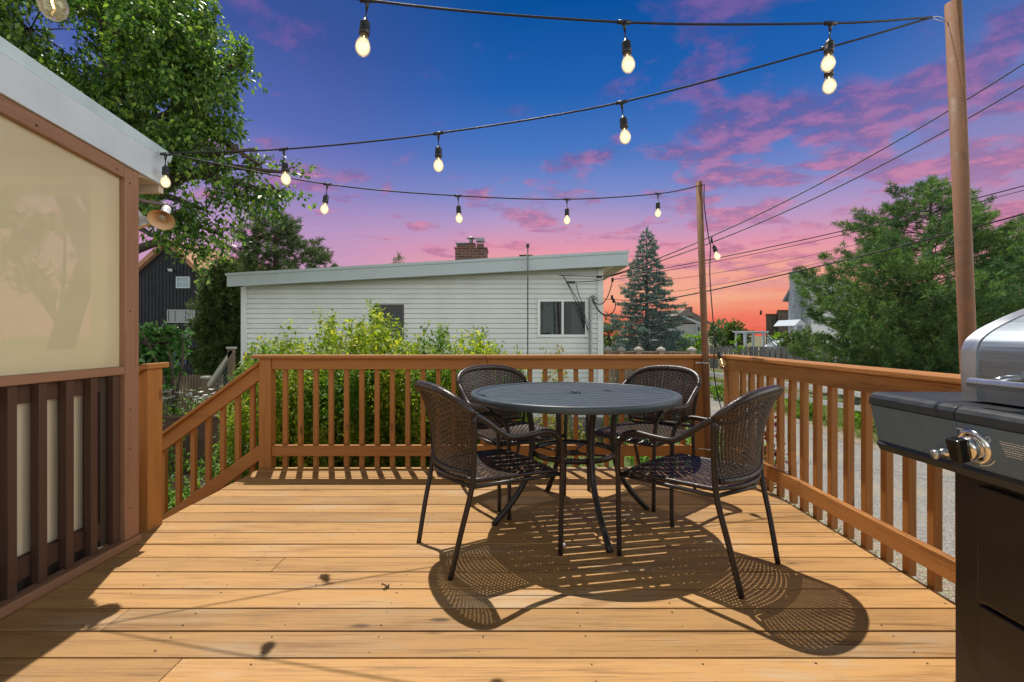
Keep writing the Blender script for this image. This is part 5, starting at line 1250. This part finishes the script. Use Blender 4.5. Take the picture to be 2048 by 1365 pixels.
# ------------------------------------------------------------------ conifers
def conifer(name, label, base, H, prof, nbr, tuft, ntuft, nneedle, nl, nw, mat, seed, lift=0.15, droop=0.0, trunk_r=0.16, lowest=0.08, flat=0.35, jitter=0.15, group=None, spacing=1.0):
    """whorls of branches from the trunk; each branch carries side sprays whose needles are separate blades"""
    r = np.random.default_rng(seed); b0 = np.array(base, float); t = thing(name, label, 'tree', base, group=group)
    tk = MB(); tk.tube([Vector(b0+np.array([0, 0, H*k/6])) for k in range(7)], [trunk_r*(1-k/6.3) for k in range(7)], 8)
    C, AX = [], []
    for i in range(nbr):
        f = lowest+(1-lowest)*((i+0.5)/nbr)**spacing; z = f*H; a = i*2.399+r.uniform(-.4, .4); Lb = prof(f)*(1+jitter*r.normal())
        if Lb < 0.05: continue
        d = np.array([math.cos(a), math.sin(a), 0.0]); pts = []
        for k in range(6):
            s = k/5; pts.append(b0+np.array([0, 0, z])+d*Lb*s+np.array([0, 0, Lb*(lift*s-droop*s*s+0.10*s*s*s)]))
        tk.tube([Vector(p) for p in pts], [max(0.004, trunk_r*0.22*(1-k/5.5)*(1-f*.6)) for k in range(6)], 5, False)
        m = max(3, int(ntuft*Lb)); s = 0.18+0.82*r.random(m)**0.8
        P = np.array([[np.interp(q, np.linspace(0, 1, 6), [p[c] for p in pts]) for c in range(3)] for q in s])
        sd = np.array([-d[1], d[0], 0]); w = (0.05+0.30*Lb*(1-s)*1.4)*r.uniform(-1, 1, m)
        P = P+sd*w[:, None]+d*np.abs(w)[:, None]*0.5; P[:, 2] += r.normal(size=m)*tuft*flat
        C.append(P); ax = d*0.9+sd*np.sign(w)[:, None]*0.55+rdir(m, r)*0.35; ax[:, 2] += lift*0.8; AX.append(ax/np.linalg.norm(ax, axis=1, keepdims=True))
    m = 10; P = b0+np.array([0, 0, H])-np.array([0, 0, 1])*r.random((m, 1))*H*0.05; C.append(P); AX.append(np.repeat(np.array([[0, 0, 1.]]), m, 0)+rdir(m, r)*.3)
    C, AX = np.concatenate(C), np.concatenate(AX); n = len(C)
    s = r.random((n, nneedle)); P = C[:, None, :]+AX[:, None, :]*(s*tuft)[..., None]
    D = AX[:, None, :]*0.7+rdir(n*nneedle, r).reshape(n, nneedle, 3)*0.8
    P, D = P.reshape(-1, 3), D.reshape(-1, 3); L = nl*(0.7+0.6*r.random(len(P)))
    part('trunk', tk, M_bark, t); leaf_mesh('crown', P, D, rdir(len(P), r), L, nw, mat, t, fold=0.1, off=base); print(name, len(P)); return t
M_pine = leafmat('pine_needle', (0.045, 0.105, 0.035, 1), (0.11, 0.205, 0.065, 1), (0.27, 0.39, 0.13, 1), 0.25, clump=(1.1, (0.06, 0.13, 0.055, 1)))
M_pine2 = leafmat('pine_needle_blue', (0.04, 0.09, 0.040, 1), (0.085, 0.165, 0.070, 1), (0.18, 0.28, 0.12, 1), 0.25)
M_spruce = leafmat('blue_spruce_needle', (0.06, 0.11, 0.11, 1), (0.15, 0.23, 0.235, 1), (0.34, 0.46, 0.46, 1), 0.15)
M_ced = leafmat('cedar_needle', (0.025, 0.05, 0.016, 1), (0.055, 0.10, 0.026, 1), (0.17, 0.22, 0.06, 1), 0.2)
pc_ = lambda f: 3.95*max(0, 1-f**2)**0.95*min(1, 0.76+f)
conifer('pine_tree', 'big bushy green pine across the lane, behind the tall pole', (13.25, 15.2, G), 6.95, pc_, 175, 0.17, 17, 34, 0.150, 0.016, M_pine, 41, lift=0.30, droop=0.05, trunk_r=0.17, spacing=1.2, lowest=0.03, flat=0.40, jitter=0.17)
sp = lambda f: 1.85*(1-f)**0.95+0.04
conifer('blue_spruce', 'conical blue spruce beyond the corner of the house', (5.05, 18.0, G), 6.0, sp, 155, 0.13, 44, 18, 0.075, 0.020, M_spruce, 42, lift=0.12, droop=0.14, trunk_r=0.12, lowest=0.06, flat=0.22, jitter=0.17)
conifer('evergreen_tree', 'wide dark evergreen rising behind the left end of the house roof', (-7.9, 16.0, G), 6.15, lambda f: 1.78*max(0, 1-f**3)**0.7, 105, 0.17, 19, 32, 0.14, 0.018, leafmat('olive_needle', (0.028, 0.055, 0.022, 1), (0.065, 0.115, 0.042, 1), (0.17, 0.23, 0.075, 1), 0.2), 43, lift=0.22, droop=0.06, trunk_r=0.17, lowest=0.25, flat=0.4, jitter=.20)
conifer('evergreen_tree', 'narrow dark evergreen between the charcoal house and the house corner', (-7.45, 12.4, G), 3.95, lambda f: 0.72*(1-f)**0.55+.06, 150, 0.17, 70, 20, 0.09, 0.018, M_ced, 44, lift=0.10, droop=0.06, trunk_r=0.10, lowest=0.03, flat=0.5, jitter=.25)
conifer('evergreen_tree', 'distant evergreen whose tip shows above the house roof', (-8.0, 34.0, G), 7.55, lambda f: 1.6*(1-f)+.1, 60, 0.3, 8, 10, 0.2, 0.04, M_pine2, 45)
# leafy trees far off
M_far = leafmat('far_leaf', (0.035, 0.070, 0.018, 1), (0.080, 0.140, 0.030, 1), (0.17, 0.24, 0.06, 1), 0.3)
M_lime = leafmat('lime_leaf', (0.07, 0.16, 0.01, 1), (0.16, 0.32, 0.02, 1), (0.34, 0.50, 0.04, 1), 0.4)
def ft(name, label, px, py, rx, ry, Y, mat, dens, ls, seed, extra=(), cat='tree'):
    c = at(px, py, Y); bs = [bl(px, py, rx, ry, Y)]+[bl(px+a, py+b_, rx*s, ry*s, Y) for a, b_, s in extra]
    blob_tree(name, label, cat, (c.x, Y, G), (c.x, Y, c.z), bs, mat, M_bark, dens, ls*2.2, 14, ls, 0.15, 0.09, seed, shell=0.35)
ft('leafy_tree', 'broad green tree at the far right behind the tall pole and grill', 2050, 600, 110, 130, 19.0, leafmat('right_leaf', (0.03, 0.065, 0.012, 1), (0.065, 0.13, 0.02, 1), (0.14, 0.22, 0.04, 1), .35), 9, 0.16, 51, ((-60, 60, .6), (60, -70, .6), (-30, -90, .35)))
ft('leafy_tree', 'added dark green tree hidden behind the lower half of the big pine to block sky gaps', 1815, 655, 130, 62, 21.0, M_pine2, 9, 0.17, 59, ((40, -40, .6),))  # unseen tree added to block sky specks showing through the pine
ft('round_bush', 'round lime-green bush between the spruce and the corner pole', 1380, 690, 26, 24, 24.0, M_lime, 24, 0.11, 52, ((12, -6, .6), (-14, 6, .6)), 'bush')
ft('leafy_tree', 'pale green tree on the orange horizon right of the corner pole', 1463, 668, 30, 24, 36.0, M_far, 12, 0.22, 53, ((14, 6, .7), (-16, 8, .7)))
ft('leafy_tree', 'small dark tree on the horizon touching the corner pole', 1432, 668, 13, 22, 33.0, M_pine2, 16, 0.18, 54)
ft('leafy_tree', 'dark green shrub at the left foot of the blue spruce', 1218, 672, 18, 34, 22.0, M_far, 16, 0.14, 55)
ft('round_bush', 'yellow-green bush left of the white pergola', 1478, 686, 14, 16, 26.5, M_lime, 18, 0.12, 56, cat='bush')
ft('hedge_bush', 'mid-green bush at the foot of the white house', 1610, 682, 46, 24, 27.0, M_far, 14, 0.14, 57, ((-22, 8, .6), (26, 4, .7)), 'bush')
ft('round_bush', 'pale bush in front of the brown house', 1560, 672, 14, 10, 33.0, M_lime, 10, 0.16, 58, cat='bush')
# strip of plants behind the white rail fence, and grass
def blades(name, boxes, n, h, mat, label, seed, w=0.012, lean=0.5):
    r = np.random.default_rng(seed); P = []
    for x0, x1, y0, y1, share in boxes:
        k = int(n*share); P.append(np.stack([r.uniform(x0, x1, k), r.uniform(y0, y1, k), np.full(k, G)], 1))
    P = np.concatenate(P); P = P[noise3(P*np.array([1, 1, 0]), 1.3, seed)+0.9*r.random(len(P)) > 0.05]
    D = rdir(len(P), r)*lean+np.array([0, 0, 1.]); D[:, 2] = np.abs(D[:, 2])
    L = h*(0.5+r.random(len(P))); o = leaf_mesh(name, P, D, rdir(len(P), r), L, w, mat); tag(o, label, name.replace('_', ' '), kind='stuff')
M_grass = leafmat('grass_blade', (0.07, 0.13, 0.02, 1), (0.16, 0.24, 0.04, 1), (0.34, 0.34, 0.12, 1), 0.35)
blades('grass', [(1.95, 3.35, 2.2, 12, .5), (6.9, 9.5, 6, 24, .5)], 52000, 0.085, M_grass, 'patchy grass along both sides of the lane', 61, 0.014)
bs = [((7.3-0.174*(y-10)+r.uniform(.25, .9), y, G+.22), (.34, .45, .26)) for y in (9.2, 10.4, 12.0, 13.6, 15.2, 17.0, 18.6)]
for i, (c, rad) in enumerate(bs):
    blob_tree('verge_shrub', ('low green shrub behind the white rail fence, ' + ('nearest the grill', 'second nearest the grill', 'third nearest the grill', 'midway along', 'third from the far end', 'second from the far end', 'at its far end')[i]), 'shrub', (c[0], c[1], G), (c[0], c[1], G+.15), [(c, rad)], M_lime if i % 2 else M_gc, M_bark, 90, 0.12, 14, 0.06, 0.1, 0.02, 70+i, group='low shrubs behind the white rail fence', limb=False)
P = np.array([1.9, 7.2, G])+r.random((5200, 3))*np.array([2.2, 3.0, .32])
o = leaf_mesh('ground_cover', P, rdir(5200), rdir(5200)*.5+np.array([0, 0, 1.]), 0.08, 0.05, M_gc); tag(o, 'low leafy ground cover beyond the far corner of the deck', 'ground cover', kind='stuff')
